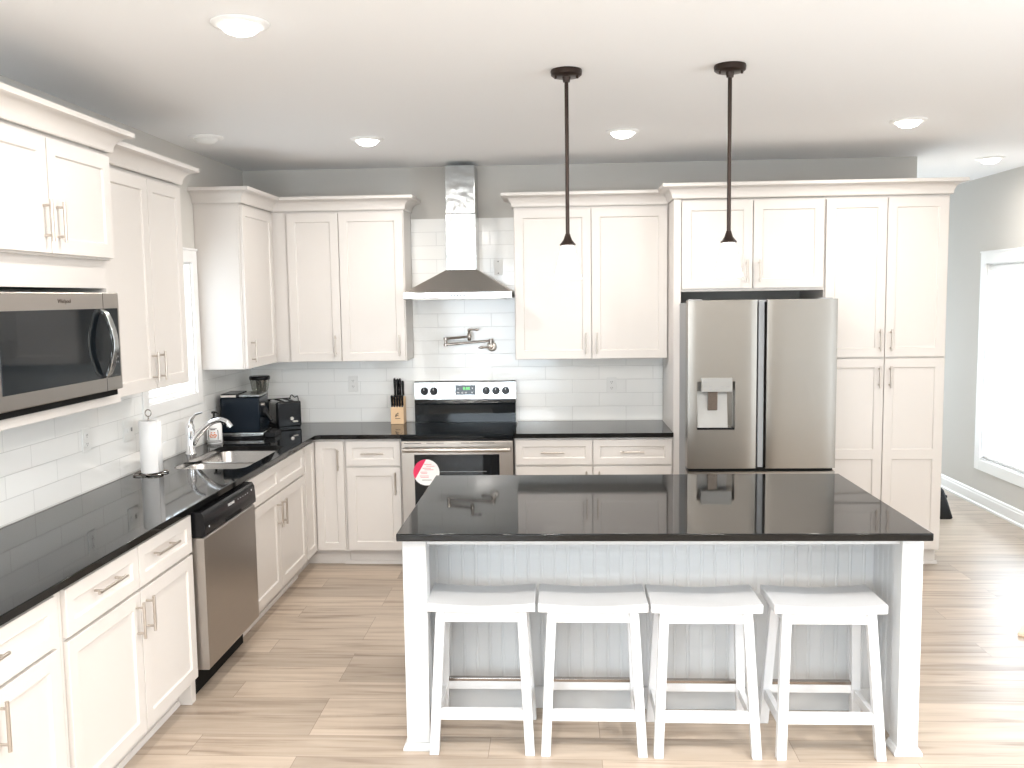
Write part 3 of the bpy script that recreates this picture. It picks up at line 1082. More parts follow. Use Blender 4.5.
# right of the hood
FU = BACK(-.305)
t = thing('wall_cabinet', 'white two door wall cabinet between range hood and fridge', 'cabinet', (2.51, -.15, UZ0))
upper_body(t, 1.984, 3.0375, -.305, -.0005, UZ0, UZ1)
for a0, a1, hs in ((1.990, 2.512, 2.474), (2.517, 3.032, 2.550)):
    d = front(t, 'door', FU, a0, a1, dU0, dU1)
    handle(d, FU, hs, 1.422, 1.568)
crown(t, [(1.984, -.011), (1.984, -.315), (3.0375, -.315)])

# left of the hood, on the back wall
t = thing('wall_cabinet', 'white wall cabinet with a narrow and a wide door left of the range hood', 'cabinet', (.78, -.15, UZ0))
upper_body(t, .2908, 1.2225, -.305, -.0005, UZ0, UZ1)
for a0, a1, hs in ((.405, .765, .728), (.770, 1.216, 1.178)):
    d = front(t, 'door', FU, a0, a1, dU0, dU1)
    handle(d, FU, hs, 1.422, 1.570)
crown(t, [(.30, -.315), (1.2225, -.315), (1.2225, -.011)], first=(.30, -.9))

# corner, on the left wall
FC = LEFT(.290)
t = thing('wall_cabinet', 'white one door wall cabinet in the corner right of the left window', 'cabinet', (.15, -.5, UZ0))
upper_body(t, .0005, .290, -.948, -.0005, UZ0, UZ1)
d = front(t, 'door', FC, -.943, -.345, dU0, dU1)
handle(d, FC, -.87, 1.425, 1.572)
mb = MB(); mb.box(.008, .28, -.9525, -.9482, UZ0 + .004, UZ1 - .03)
obj('side_panel', mb, M['cab'], t)
crown(t, [(.0005, -.953), (.30, -.953), (.30, -.315)], last=(.9, -.315))

# left wall, right of the microwave
FS = LEFT(.288)
t = thing('wall_cabinet', 'white two door wall cabinet between microwave and left window', 'cabinet', (.15, -2.3, UZ0))
upper_body(t, .0005, .288, -2.799, -1.876, UZ0 + .006, UZ1)
for a0, a1, hs in ((-2.760, -2.275, -2.313), (-2.270, -1.882, -2.231)):
    d = front(t, 'door', FS, a0, a1, dU0 + .006, dU1)
    handle(d, FS, hs, 1.436, 1.580)
crown(t, [(.302, -2.799), (.302, -1.876), (.0005, -1.876)])

# microwave cabinet
FM = LEFT(.375)
t = thing('microwave_cabinet', 'white deep wall cabinet at far left with an open niche holding the microwave', 'cabinet', (.2, -3.2, UZ0))
ML, MR = -3.82, -2.8005
mb = MB()
mb.box(.0005, .375, ML, MR, 2.0, UZ1 + .02)
mb.box(.0005, .345, ML, MR, 1.882, 1.9999)
mb.box(.0105, .355, ML, ML + .02, 1.4236, 1.8819); mb.box(.0105, .355, MR - .02, MR, 1.4236, 1.8819)
mb.box(.0105, .02, ML + .02, MR - .02, 1.4236, 1.8819)
obj('body', mb, M['cab'], t, smooth=0)
mb = MB(); mb.box(.0105, .365, ML, MR + .035, 1.386, 1.4235)
obj('shelf', mb, M['cab'], t, bevel=.002, smooth=0)
for a0, a1, hs in ((-3.795, -3.300, -3.340), (-3.294, -2.815, -3.252)):
    d = front(t, 'door', FM, a0, a1, 2.008, dU1 + .02)
    handle(d, FM, hs, 2.050, 2.202)
crown(t, [(.388, ML), (.388, MR), (.300, MR)], z0=2.452)

# microwave
t = thing('microwave', 'stainless microwave with dark window and bowed handle in the left cabinet niche', 'microwave', (.25, -3.3, 1.424))
K0, K1 = -3.742, -2.872
mb = MB(); mb.box(.05, .40, K0 + .01, K1 - .01 + .02, 1.4305, 1.858)
obj('case', mb, M['black_matte'], t)
FK = LEFT(.43)
mb = MB()
fbox(mb, FK, K0, K1, 1.458, 1.862, -.0295, 0)
fr = obj('front_frame', mb, M['steel'], t, bevel=.004, smooth=0, label='brushed stainless front')
mb = MB(); fbox(mb, FK, -3.718, -2.890, 1.513, 1.797, -.002, .0025)
gl = obj('door_glass', mb, M['black_glass'], t, bevel=.001, smooth=0, label='black glass door and keypad')
mb = MB(); fbox(mb, FK, K1 - .136, K1 - .134, 1.459, 1.861, 0, .0006)
obj('seam', mb, M['black'], fr)
mb = MB()
pts = [FK(-3.035, 1.79, .004), FK(-3.03, 1.765, .028), FK(-3.026, 1.655, .052), FK(-3.03, 1.545, .028), FK(-3.035, 1.518, .004)]
bz = bez(pts, 8)
rings = []
for i, p in enumerate(bz):
    d_ = (bz[min(i + 1, len(bz) - 1)] - bz[max(i - 1, 0)]).normalized()
    side = Vector((0, 1, 0)); nn = side.cross(d_).normalized()
    hw, ht = .012 + .007 * math.sin(PI * i / (len(bz) - 1)), .007
    rings.append([p + side * hw * sx + nn * ht * sz for sx, sz in ((-1, -1), (1, -1), (1, 1), (-1, 1))])
mb.loft(rings)
obj('handle', mb, M['steel_shiny'], t, bevel=.002, smooth=50, label='bowed silver handle')
mb = MB()
for r_ in range(4):
    for c_ in range(2):
        fbox(mb, FK, -2.925 + c_ * .014, -2.920 + c_ * .014, 1.57 + r_ * .022, 1.576 + r_ * .022, .0025, .003)
obj('keypad', mb, M['grey_strip'], gl)
text('logo', 'Whirlpool', .022, FK, -3.30, 1.828, .0006, M['ink_dark'], fr)

# over the fridge
FP = BACK(-.60)
t = thing('fridge_cabinet', 'white two door cabinet above the refrigerator with a full height side panel', 'cabinet', (3.54, -.3, 0))
mb = MB(); mb.box(3.086, 4.0055, -.60, -.0105, 1.838, UZ1)
obj('body', mb, M['cab'], t, smooth=0)
mb = MB(); mb.box(3.040, 3.064, -.575, -.0105, .001, UZ1); mb.box(3.040, 3.0855, -.615, -.5751, .001, UZ1)
obj('side_panel', mb, M['cab'], t, smooth=0)
for a0, a1, hs in ((3.092, 3.546, 3.572 - .07), (3.551, 4.000, 3.643)):
    d = front(t, 'door', FP, a0, a1, 1.856, 2.436 - .018)
    handle(d, FP, 3.507 if a0 < 3.2 else 3.588, 1.892, 2.040)
crown(t, [(3.040, -.316), (3.040, -.616), (4.0063, -.616)], z0=2.437)

t = thing('pantry_cabinet', 'tall white pantry cabinet with four doors at the right end', 'cabinet', (4.4, -.3, 0))
P0, P1 = 4.0068, 4.7915
mb = MB()
mb.prism([(-.0105, .0), (-.535, 0), (-.535, .11), (-.60, .11), (-.60, UZ1 + .004), (-.0105, UZ1 + .004)], 'x', P0, P1)
obj('body', mb, M['cab'], t, smooth=0)
mb = MB(); mb.prism([(-.5355, .001), (-.550, .001), (-.550, .012), (-.543, .022), (-.5355, .022)], 'x', P0, P1 + .012)
obj('toe_moulding', mb, M['cab'], t)
for a0, a1, hs in ((4.014, 4.397, 4.365), (4.402, 4.782, 4.434)):
    d = front(t, 'door', FP, a0, a1, 1.398, 2.418)
    handle(d, FP, hs, 1.438, 1.580)
    d = front(t, 'door', FP, a0, a1, .120, 1.388, mids=[(.725, .790)])
    handle(d, FP, hs, 1.198, 1.342)
crown(t, [(4.0063, -.616), (4.7915, -.616), (4.7915, -.011)], z0=2.437)

# ------------------------------------------------------------------ island
t = thing('kitchen_island', 'white kitchen island base with beadboard knee wall and corner posts', 'island', (2.66, -2.65, 0))
I0, I1 = 1.657, 3.682
YB = -2.74            # beadboard plane
mb = MB(); mb.box(I0 + .0, I1, YB + .012, -2.07, .001, BT)
obj('body', mb, M['cab'], t, smooth=0)


def beadboard(F, a0, a1, z0, z1, pitch=.058, t_=.012):
    prof = [(a0, t_)]
    a = a0 + pitch * .5
    while a < a1 - .02:
        prof += [(a - .008, t_), (a - .0065, t_ - .0016), (a - .005, t_), (a - .002, t_ + .001), (a + .002, t_ + .001), (a + .005, t_), (a + .0065, t_ - .0016), (a + .008, t_)]
        a += pitch
    prof += [(a1, t_), (a1, 0), (a0, 0)]
    mb = MB()
    mb.loft([[F(u, z0, c) for u, c in prof], [F(u, z1, c) for u, c in prof]])
    return mb


FI = BACK(YB + .0115)
obj('beadboard', beadboard(FI, I0 + .05, I1 - .05, .0015, BT), M['island'], t, smooth=25)
# side wings
for sx, xo in ((1, I0), (-1, I1)):
    mb = MB(); mb.box(min(xo, xo + sx * .038), max(xo, xo + sx * .038), -3.052, YB + .0115, .001, BT)
    wg = obj('side_panel', mb, M['island'], t, smooth=0)
    Fw = frame((xo + sx * .038, 0, 0), (0, 1, 0), (0, 0, 1), (sx, 0, 0))
    obj('beadboard', beadboard(Fw, -3.052, YB - .001, .0015, BT), M['island'], t, smooth=25)
for x0_, x1_ in ((I0, I0 + .094), (I1 - .080, I1)):
    mb = MB(); mb.box(x0_, x1_, -3.140, -3.0525, .0305, BT)
    ps = obj('post', mb, M['island'], t, bevel=.002, smooth=0)
    mb = MB()
    rg = lambda e, z: [(x0_ - e, -3.140 - e, z), (x1_ + e, -3.140 - e, z), (x1_ + e, -3.0525, z), (x0_ - e, -3.0525, z)]
    mb.loft([rg(.014, .001), rg(.014, .012), rg(.004, .030)])
    obj('base_moulding', mb, M['island'], t, smooth=0)
mb = MB(); mb.prism([(YB - .0012, .001), (YB - .015, .001), (YB - .015, .085), (YB - .009, .098), (YB - .0012, .098)], 'x', I0 + .0515, I1 - .0515)
obj('base_moulding', mb, M['island'], t)
mb = MB(); mb.box(I0 + .0955, I1 - .0815, -3.120, -3.100, .845, BT)
obj('apron', mb, M['island'], t)
FIb = frame((0, -2.07, 0), (-1, 0, 0), (0, 0, 1), (0, 1, 0))
for k in range(4):
    a0 = -I1 + .012 + k * .503
    front(t, 'door', FIb, a0, a0 + .494, .118, .868)
o = slab('countertop', [(1.6486, -3.2242), (3.6852, -3.2242), (3.6852, -2.0538), (1.6486, -2.0538)], [], .884, .914, M['granite'], bevel=.004)
tag(o, 'black polished granite island top reflecting the cabinets', 'countertop')

# ------------------------------------------------------------------ stools
SW, SD, SZ = .435, .262, .611
cx0, cy0 = 1.9635, -3.010
t = thing('bar_stool', 'leftmost of the four white saddle stools, beside the left island post', 'stool', (cx0, cy0, 0), 'white saddle stools at the island')
mb = MB()
nx, ny = 12, 4
top, bot = {}, {}
for i in range(nx + 1):
    for j in range(ny + 1):
        u, v = i / nx * 2 - 1, j / ny * 2 - 1
        x, y = cx0 + u * SW / 2, cy0 + v * SD / 2
        zt = SZ - .012 * math.cos(u * PI / 2) ** 1.0 * 1.0
        top[i, j] = mb.bm.verts.new((x, y, zt))
        bot[i, j] = mb.bm.verts.new((x, y, SZ - .036 - .004 * math.cos(u * PI / 2)))
for i in range(nx):
    for j in range(ny):
        mb.bm.faces.new((top[i, j], top[i + 1, j], top[i + 1, j + 1], top[i, j + 1]))
        mb.bm.faces.new((bot[i, j], bot[i, j + 1], bot[i + 1, j + 1], bot[i + 1, j]))
for i in range(nx):
    mb.bm.faces.new((top[i, 0], bot[i, 0], bot[i + 1, 0], top[i + 1, 0])); mb.bm.faces.new((top[i, ny], top[i + 1, ny], bot[i + 1, ny], bot[i, ny]))
for j in range(ny):
    mb.bm.faces.new((top[0, j], top[0, j + 1], bot[0, j + 1], bot[0, j])); mb.bm.faces.new((top[nx, j], bot[nx, j], bot[nx, j + 1], top[nx, j + 1]))
obj('seat', mb, M['stool'], t, bevel=.004, seg=2, smooth=35)
LT = (.163, .092, SZ - .037)
LBm = (.192, .156, .0)


def leg_at(sx, sy, z):
    k = 1 - z / LT[2]
    return cx0 + sx * (LT[0] + (LBm[0] - LT[0]) * k), cy0 + sy * (LT[1] + (LBm[1] - LT[1]) * k)


for sx in (-1, 1):
    for sy in (-1, 1):
        mb = MB()
        rg = []
        for z in (0.0005, LT[2]):
            x, y = leg_at(sx, sy, z)
            rg.append([(x + a * .0185, y + b_ * .017, z) for a, b_ in ((-1, -1), (1, -1), (1, 1), (-1, 1))])
        mb.loft(rg)
        obj('leg', mb, M['stool'], t, bevel=.002, smooth=0)


def rail(name, sA, sB, z0, z1, th=.011, material=None):
    mb = MB()
    rg = []
    for sgn in (sA, sB):
        ring = []
        for z, o_ in ((z0, -1), (z0, 1), (z1, 1), (z1, -1)):
            x, y = leg_at(*sgn, z)
            if sA[1] == sB[1]:
                ring.append((x - sgn[0] * .0185, y + o_ * th, z))
            else:
                ring.append((x + o_ * th, y - sgn[1] * .017, z))
        rg.append(ring)
    mb.loft(rg)
    return obj(name, mb, material or M['stool'], t, bevel=.0015, smooth=0)


for sy in (-1, 1):
    rail('apron', (-1, sy), (1, sy), .526, .5735)
for sx in (-1, 1):
    rail('apron', (sx, -1), (sx, 1), .526, .5735)
    rail('stretcher', (sx, -1), (sx, 1), .118, .160)
rail('stretcher', (-1, -1), (1, -1), .138, .180)
rr_ = rail('footrest', (-1, 1), (1, 1), .142, .180)
rail('metal_strip', (-1, 1), (1, 1), .1805, .194, .013, M['dark_metal'])['label'] = 'dark metal strip on the foot rail'
stool0 = t
for cx, cy, lab in ((2.410, -3.013, 'second from the left of the four white saddle stools at the island'),
                    (2.855, -3.020, 'third from the left of the four white saddle stools at the island'),
                    (3.333, -3.022, 'rightmost of the four white saddle stools, beside the right island post')):
    copy_thing(stool0, (cx - cx0, cy - cy0, 0), lab)

# ------------------------------------------------------------------ pendants
def pendant(x, y, label):
    t = thing('pendant_light', label, 'lamp', (x, y, CZ), 'pendant lights over the island')
    mb = MB(); mb.lathe([(0, -.0005), (.064, -.0005), (.066, -.006), (.064, -.022), (.056, -.028), (.018, -.030), (.014, -.05), (0, -.052)], (x, y, CZ), 32)
    for a in (-.045, .045):
        mb.cyl((x + a, y - .02, CZ - .028), (x + a, y - .02, CZ - .040), .005, seg=8)
    obj('canopy', mb, M['bronze'], t, smooth=35)
    mb = MB(); mb.cyl((x, y, CZ - .05), (x, y, 2.078), .0085, seg=12)
    obj('rod', mb, M['bronze'], t)
    mb = MB(); mb.lathe([(0, .046), (.010, .044), (.013, .034), (.019, .018), (.030, .004), (.034, .0), (.034, -.005), (0, -.006)], (x, y, 2.040), 24)
    obj('socket_cap', mb, M['bronze'], t, smooth=35)
    mb = MB()
    prof = [(.027, 2.033), (.031, 2.015), (.039, 1.98), (.048, 1.94), (.057, 1.905), (.0605, 1.893), (.0575, 1.893), (.053, 1.908), (.045, 1.94), (.036, 1.98), (.028, 2.013), (.024, 2.033)]
    rings = [[(x + r * math.cos(2 * PI * i / 32), y + r * math.sin(2 * PI * i / 32), z) for i in range(32)] for r, z in prof]
    mb.loft(rings, False, False)
    obj('lamp_shade', mb, M['shade'], t, smooth=60)
    mb = MB(); mb.lathe([(0, -.105), (.014, -.10), (.021, -.08), (.018, -.06), (.012, -.04), (.012, -.007), (0, -.0065)], (x, y, 2.040), 16)
    obj('bulb', mb, M['bulb'], t, smooth=60)
    l = bpy.data.lights.new('pendant_glow', 'POINT'); l.energy = PEND_W; l.color = WARM; l.shadow_soft_size = .03
    lo = bpy.data.objects.new('pendant_glow', l); lo.location = (0, 0, 1.905 - CZ); lo.parent = t
    COL.objects.link(lo)
    return t


pendant(2.327, -2.735, 'left bronze pendant lamp with white glass shade over the island')
pendant(3.001, -2.745, 'right bronze pendant lamp with white glass shade over the island')

# ------------------------------------------------------------------ ceiling lights
def ceiling_light(x, y, label, lit=True, watt=LAMP_W):
    t = thing('ceiling_light', label, 'lamp', (x, y, CZ), 'round ceiling lights')
    mb = MB(); mb.lathe([(.070, -.0005), (.098, -.0005), (.098, -.004), (.090, -.010), (.076, -.014), (.070, -.012)], (x, y, CZ), 36)
    obj('trim_ring', mb, M['trim'], t, smooth=40)
    mb = MB(); mb.lathe([(0, -.042), (.025, -.040), (.050, -.031), (.066, -.0145), (.0695, -.006), (.0, -.005)], (x, y, CZ), 36)
    obj('diffuser', mb, M['led'] if lit else M['led_off'], t, smooth=50)
    if lit:
        l = bpy.data.lights.new('ceiling_glow', 'AREA'); l.shape = 'DISK'; l.size = .14; l.energy = watt; l.color = WARM
        lo = bpy.data.objects.new('ceiling_glow', l); lo.location = (0, 0, -.047); lo.parent = t
        COL.objects.link(lo)
    return t


ceiling_light(1.214, -3.503, 'lit round ceiling light nearest the camera, above the left counter aisle')
ceiling_light(.274, -1.395, 'unlit round ceiling light near the left wall above the sink', lit=False)
ceiling_light(1.169, -1.208, 'lit round ceiling light left of the range hood')
ceiling_light(2.664, -1.275, 'lit round ceiling light between the two pendant lamps')
ceiling_light(4.221, -1.409, 'lit round ceiling light in front of the pantry')
ceiling_light(5.375, .15, 'lit round ceiling light in the hall by the right wall', watt=9.0)

# extra unseen lights added behind the camera to brighten stools and ceiling
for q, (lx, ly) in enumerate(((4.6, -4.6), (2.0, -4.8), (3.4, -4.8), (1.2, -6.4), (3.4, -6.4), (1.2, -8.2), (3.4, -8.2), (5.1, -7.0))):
    ceiling_light(lx, ly, 'added round ceiling light behind the camera, unseen fill', watt=LAMP_FILL_W)['group'] = 'added ceiling lights behind the camera'

# ------------------------------------------------------------------ small things
def outlet(name, F, a, b_, label, kind, w_=.072, h_=.116, horiz=False):
    t = thing(name, label, kind, F(a, b_, 0))
    if horiz:
        w_, h_ = h_, w_
    mb = MB(); fbox(mb, F, a - w_ / 2, a + w_ / 2, b_ - h_ / 2, b_ + h_ / 2, .0003, .006)
    obj('cover_plate', mb, M['plastic_white'], t, bevel=.0025, smooth=0)
    return t


def sockets(t, F, a, b_):
    for dz in (-.021, .021):
        mb = MB(); mb.prism([(0, 0)] * 0 or rrect(-.017, .017, -.0145, .0145, .008, 4), 'z', .0061, .0085)
        for v_ in mb.bm.verts:
            v_.co = F(a + v_.co.x, b_ + dz + v_.co.y, v_.co.z)
        so = obj('socket', mb, M['plastic_white'], t)
        mb = MB()
        for dx in (-.006, .006):
            fbox(mb, F, a + dx - .0012, a + dx + .0012, b_ + dz - .001, b_ + dz + .007, .0085, .0089)
        mb.cyl(F(a, b_ + dz - .007, .0085), F(a, b_ + dz - .007, .0089), .0022, seg=8)
        obj('slot', mb, M['ink_dark'], so)


FT, FTL = BACK(-.009), LEFT(.009)
o = outlet('wall_outlet', FT, .769, 1.200, 'white wall outlet on the tile left of the knife block', 'outlet'); sockets(o, FT, .769, 1.200)
o = outlet('wall_outlet', FT, 2.669, 1.172, 'white wall outlet on the tile right of the range', 'outlet'); sockets(o, FT, 2.669, 1.172)
o = outlet('wall_outlet', FTL, -2.42, 1.165, 'white wall outlet on the left wall under the microwave', 'outlet'); sockets(o, FTL, -2.42, 1.165)
o = outlet('light_switch', FTL, -1.985, 1.150, 'white switch plate on the left wall beside the paper towels', 'switch', w_=.115)
for dy in (-.023, .023):
    mb = MB(); fbox(mb, FTL, -1.985 + dy - .005, -1.985 + dy + .005, 1.140, 1.160, .0061, .011)
    obj('toggle', mb, M['ink_grey'] if dy > 0 else M['plastic_white'], o)
o = outlet('blank_cover_plate', FT, 1.855, 2.035, 'blank white cover plate on the tile right of the hood chimney', 'cover plate', w_=.062, h_=.11)
for dz in (-.042, .042):
    mb = MB(); mb.cyl(FT(1.855, 2.035 + dz, .006), FT(1.855, 2.035 + dz, .0072), .004, seg=10)
    obj('screw', mb, M['ink_dark'], o)

# knife block
t = thing('knife_block', 'pale wooden knife block with printed mark beside the range', 'knife block', (1.11, -.12, .914))
mb = MB(); mb.prism([(-.140, .9145), (-.020, .9145), (-.020, 1.105), (-.065, 1.105), (-.108, 1.036), (-.140, 1.036)], 'x', 1.066, 1.160)
obj('block', mb, M['wood_light'], t, bevel=.002, smooth=0)
_b = BACK(-.14)
Fk = lambda a, b_, c=0.0: _b(a + .008, b_, c)
mb = MB()
for pts in ([(1.090, .965), (1.096, .985), (1.108, .992), (1.114, .985)], [(1.097, .966), (1.104, .978), (1.116, .974)], [(1.092, .972), (1.106, .984)]):
    mb.tube([Fk(a, b_, .0004) for a, b_ in pts], .0022, 6)
mb.cyl(Fk(1.111, .994, 0), Fk(1.111, .994, .001), .004, seg=10)
fbox(mb, Fk, 1.090, 1.127, .953, .957, 0, .0008)
obj('printed_mark', mb, M['ink_dark'], t)


def knife(x, y, z, L_, w_, lean, label, group):
    t = thing('kitchen_knife', label, 'knife', (x, y, z), group)
    rot = Matrix.Translation((x, y, z)) @ Matrix.Rotation(lean, 4, 'X')
    mb = MB()
    rg = []
    for k, (h, a, b_) in enumerate(((.0, 1, 1), (L_ * .3, .9, .95), (L_ * .6, 1.05, 1), (L_ * .9, 1.1, 1.05), (L_, .7, .7))):
        rg.append([rot @ Vector((w_ * a * math.cos(2 * PI * i / 10), w_ * 1.5 * b_ * math.sin(2 * PI * i / 10), h)) for i in range(10)])
    mb.loft(rg)
    obj('handle', mb, M['black'], t)
    mb = MB(); mb.box(-w_ * .7, w_ * .7, -w_ * 1.2, w_ * 1.2, -.012, .0, rot)
    obj('bolster', mb, M['chrome'], t)


ords = ['first', 'second', 'third', 'fourth', 'fifth']
for k in range(5):
    knife(1.075 + k * .019, -.124, 1.049, .075, .0084, .12, f'small black steak knife in the knife block front row, {ords[k]} from the left', 'steak knives in the knife block')
for k, (x, L_) in enumerate(((1.077, .125), (1.098, .120), (1.116, .122), (1.136, .105))):
    knife(x + .008, -.044, 1.118, L_, .0088, .10, f'large black kitchen knife in the knife block back row, {ords[k]} from the left', 'large knives in the knife block')

# paper towel holder
t = thing('paper_towel_holder', 'black wire paper towel holder on the left counter', 'holder', (.122, -1.985, .914))
c = Vector((.122, -1.985, .914))
mb = MB()
for k in range(4):
    a = k * PI / 2 + PI / 4
    ctr = c + Vector((math.cos(a) * .048, math.sin(a) * .048, .006))
    mb.tube([ctr + Vector((math.cos(q) * .042, math.sin(q) * .042, 0)) for q in [2 * PI * i / 20 for i in range(21)]], .0035, 8)
obj('base', mb, M['dark_metal'], t)
mb = MB(); mb.cyl(c + Vector((0, 0, .004)), c + Vector((0, 0, .31)), .004, seg=10)
lp = [c + Vector((.016 * math.cos(q), 0, .325 + .018 * math.sin(q))) for q in [-PI / 2 + 2 * PI * i / 16 for i in range(17)]]
mb.tube(lp, .0028, 8)
obj('rod', mb, M['dark_metal'], t)
t = thing('paper_towel_roll', 'white paper towel roll standing on the left counter', 'paper towels', (.122, -1.985, .924))
mb = MB()
rings = [[c + Vector((r * math.cos(2 * PI * i / 36), r * math.sin(2 * PI * i / 36), z)) for i in range(36)] for r, z in ((.019, .0105), (.048, .0105), (.0495, .014), (.0495, .282), (.048, .286), (.019, .286), (.019, .0105))]
mb.loft(rings, False, False)
obj('roll', mb, M['paper'], t, smooth=40)
mb = MB()
mb.loft([[c + Vector(((.0502 + .012 * k / 6) * math.cos(-.3 + .09 * k), (.0502 + .012 * k / 6) * math.sin(-.3 + .09 * k), z)) for z in (.014, .282)] for k in range(7)], False, False, closed=False)
ls = obj('loose_sheet', mb, M['paper'], t)
ls.modifiers.new('solid', 'SOLIDIFY').thickness = .001

# soap bottle
t = thing('soap_dispenser', 'white soap bottle with black pump and orange printed label behind the faucet', 'soap bottle', (.08, -.985, .914))
cx_, cy_ = .076, -.956
mb = MB(); mb.lathe([(0, .0005), (.044, .0005), (.047, .006), (.047, .112), (.042, .125), (.018, .135), (.016, .142), (0, .143)], (cx_, cy_, .914), 28)
obj('bottle', mb, M['paper'], t, smooth=40)
mb = MB(); mb.lathe([(0, .0), (.018, .0), (.018, .016), (.012, .022), (.007, .026), (.007, .050), (0, .051)], (cx_, cy_, .914 + .1435), 16)
mb.tube([(cx_ - .012, cy_, 1.111), (cx_ + .012, cy_ - .006, 1.113), (cx_ + .035, cy_ - .016, 1.108)], [.008, .0065, .004], 8)
obj('pump', mb, M['black'], t, smooth=40, label='black pump top')
def on_bottle(ang, z, e=.0006):
    return Vector((cx_ + (.047 + e) * math.sin(ang), cy_ - (.047 + e) * math.cos(ang), .914 + z))
mb = MB()
for sgn in (-1, 1):
    mb.tube([on_bottle(.15 + sgn * a, z) for a, z in ((.0, .055), (.25, .062), (.45, .055), (.30, .044), (.05, .046))], .0035, 6)
    mb.tube([on_bottle(.15 + sgn * a, z) for a, z in ((.1, .074), (.3, .072))], .003, 6)
obj('printed_label', mb, M['orange'], t)
mb = MB()
for z, w_ in ((.098, .5), (.092, .3)):
    mb.tube([on_bottle(.15 - w_ + 2 * w_ * k / 6, z) for k in range(7)], .0022, 6)
for sgn in (-1, 1):
    mb.tube([on_bottle(.15 + sgn * (.62 + .05 * math.cos(q)), .058 + .032 * math.sin(q)) for q in [-1.4 + 2.8 * k / 8 for k in range(9)]], .0022, 6)
for z in (.012, .020):
    mb.tube([on_bottle(-1.3 + 2.6 * k / 16, z) for k in range(17)], .0018, 6)
obj('printed_label', mb, M['ink_dark'], t)

# coffee machine
t = thing('coffee_machine', 'large black coffee machine with silver base strip in the corner', 'coffee machine', (.2, -.6, .914))
rz = Matrix.Translation((.055, -.79, 0)) @ Matrix.Rotation(math.radians(4), 4, 'Z')
def lbox(x0, x1, y0, y1, z0, z1):
    return MB().box(x0, x1, y0, y1, z0, z1, rz)
obj('base', lbox(.012, .275, .006, .25, .9145, .926), M['black'], t, smooth=0)
obj('base_strip', lbox(.010, .278, .003, .253, .9262, .952), M['steel_shiny'], t, bevel=.004, label='silver base strip')
obj('body', lbox(.0, .258, .0, .24, .9525, 1.186), M['coffee'], t, bevel=.010, seg=3, smooth=40)
obj('lid', lbox(.004, .118, .004, .235, 1.1865, 1.210), M['black'], t, bevel=.005, smooth=40)
obj('top_plate', lbox(.122, .262, .006, .235, 1.1865, 1.205), M['steel_shiny'], t, bevel=.006, smooth=40, label='silver cup plate')
obj('lid_label', lbox(.006, .106, .0025, .0038, 1.189, 1.203), M['nickel'], t)
mb = MB()
fx = [rz @ Vector(p) for p in ((.259, .10, 1.10), (.288, .09, 1.06), (.318, .08, 1.02))]
mb.tube(fx, [.022, .018, .012], 10)
mb.tube([rz @ Vector(p) for p in ((.260, .10, 1.075), (.278, .10, 1.07))], .03, 14)
obj('brew_head', mb, M['black'], t)
mb = MB(); mb.tube([rz @ Vector(p) for p in ((.260, .04, 1.135), (.282, .04, 1.135))], .012, 12)
obj('steam_knob', mb, M['nickel'], t)
obj('drip_tray', lbox(.2785, .345, .03, .22, .9145, .95), M['black'], t, bevel=.004)

# coffee grinder behind
t = thing('coffee_grinder', 'coffee grinder with clear bean hopper and black lid behind the coffee machine', 'grinder', (.31, -.33, .914))
gc = (.165, -.30, 0)
mb = MB(); mb.lathe([(0, .9145), (.058, .9145), (.060, .93), (.052, .96), (.046, 1.05), (.052, 1.15), (.052, 1.165), (0, 1.166)], gc, 24)
obj('body', mb, M['black'], t, smooth=40)
mb = MB()
prof = [(.048, 1.1665), (.058, 1.20), (.068, 1.262), (.0665, 1.262), (.0565, 1.20), (.0465, 1.1665)]
mb.loft([[(gc[0] + r * math.cos(2 * PI * i / 28), gc[1] + r * math.sin(2 * PI * i / 28), z) for i in range(28)] for r, z in prof], False, False)
obj('hopper', mb, M['hopper'], t, smooth=50, label='clear bean hopper')
mb = MB(); mb.lathe([(0, 1.2625), (.070, 1.2625), (.073, 1.268), (.073, 1.282), (.067, 1.290), (.02, 1.292), (0, 1.292)], gc, 28)
obj('lid', mb, M['black'], t, smooth=40, label='black hopper lid')

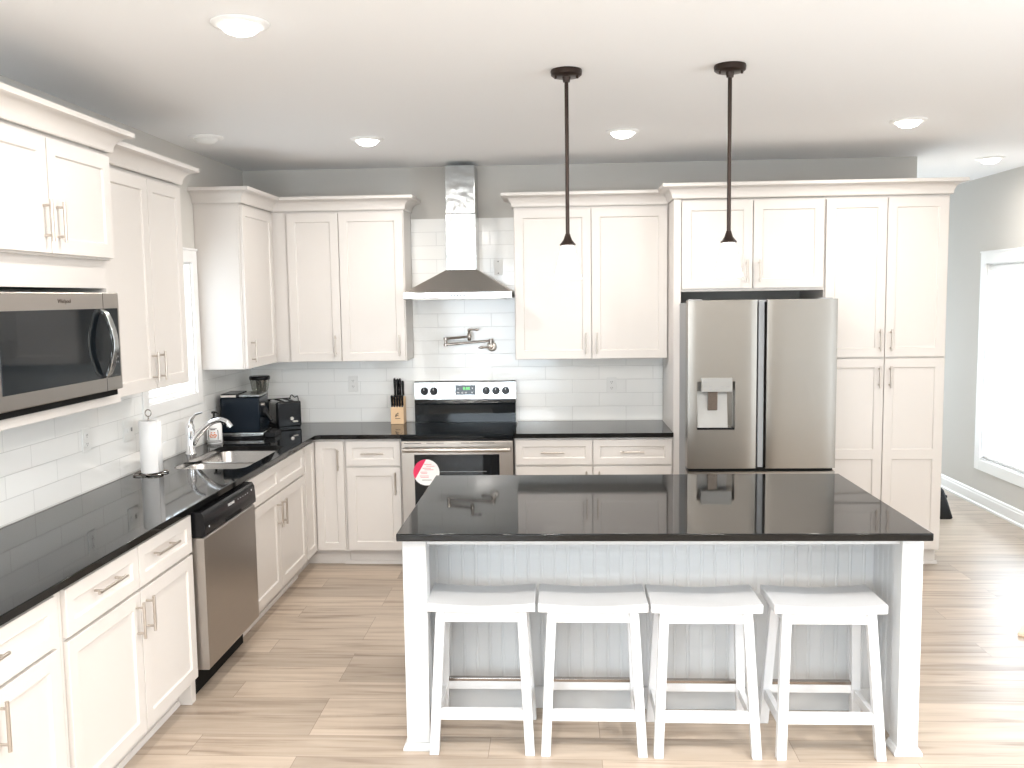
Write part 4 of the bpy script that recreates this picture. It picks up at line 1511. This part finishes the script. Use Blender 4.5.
# toaster
t = thing('toaster', 'black and silver toaster beside the coffee machine in the corner', 'toaster', (.37, -.2, .914))
tz = Matrix.Translation((.375, -.315, 0)) @ Matrix.Rotation(math.radians(33), 4, 'Z') @ Matrix.Diagonal((1.08, 1, 1, 1))
def tbox(x0, x1, y0, y1, z0, z1):
    return MB().box(x0, x1, y0, y1, z0, z1, tz)
obj('base', tbox(-.072, .072, .004, .262, .9145, .926), M['black'], t)
obj('shell', tbox(-.076, .076, .028, .245, .9262, 1.103), M['steel_shiny'], t, bevel=.020, seg=4, smooth=40, label='silver toaster shell')
ep = obj('end_panel', tbox(-.080, .080, -.002, .0275, .922, 1.106), M['black'], t, bevel=.012, seg=3, smooth=40, label='black end panel')
obj('end_panel', tbox(-.080, .080, .2455, .262, .922, 1.106), M['black'], t, bevel=.007, seg=3, smooth=40)
mb = MB(); mb.tube([tz @ Vector((.012, -.0025, .985)), tz @ Vector((.012, -.018, .985))], .012, 16)
obj('dial', mb, M['nickel'], ep)
obj('lever', tbox(.018, .05, -.025, -.0022, .958, .968), M['nickel'], ep, bevel=.003)
for x in (-.03, .03):
    obj('slot', tbox(x - .014, x + .014, .05, .225, 1.1032, 1.1045), M['black_matte'], t)

# power cord of the toaster lying in the corner
mb = MB(); mb.tube(bez([(.16, -.06, .918), (.22, -.05, .918), (.27, -.03, .99), (.30, -.022, 1.115), (.33, -.022, 1.105), (.352, -.022, 1.112), (.358, -.022, 1.07)]), .003, 8)
tag(obj('power_cord', mb, M['black']), 'thin black power cord in the corner behind the toaster', 'cord')

# black tote in the hall and pale board at right
t = thing('tote_bag', 'black upright bag on the hall floor just behind the pantry', 'bag', (5.25, .76, 0))
mb = MB()
def ring_(z, x0, x1, y0, y1):
    return [(x, y, z) for x, y in rrect(x0, x1, y0, y1, min(.03, (y1 - y0) / 2.5), 4)]
mb.loft([ring_(.0005, 5.08, 5.425, .68, .86), ring_(.01, 5.075, 5.430, .675, .865), ring_(.12, 5.10, 5.40, .69, .85), ring_(.22, 5.12, 5.375, .72, .82), ring_(.26, 5.13, 5.345, .735, .80)])
obj('body', mb, M['tote'], t, smooth=50)
mb = MB(); mb.tube(bez([(5.16, .77, .25), (5.18, .77, .33), (5.25, .77, .36), (5.31, .77, .33), (5.33, .77, .25)]), .010, 8)
obj('strap', mb, M['tote'], t)
mb = MB(); mb.box(5.385, 5.408, .755, .785, .155, .178)
obj('buckle', mb, M['tote'], t, bevel=.004)

mb = MB(); mb.prism([(4.690, -1.86), (4.80, -1.70), (5.25, -1.82), (5.20, -2.06)], 'z', .0005, .022)
tag(obj('wooden_board', mb, M['wood_pale'], None, bevel=.004, smooth=0), 'pale wooden board corner on the floor at the right edge of the photo', 'board')
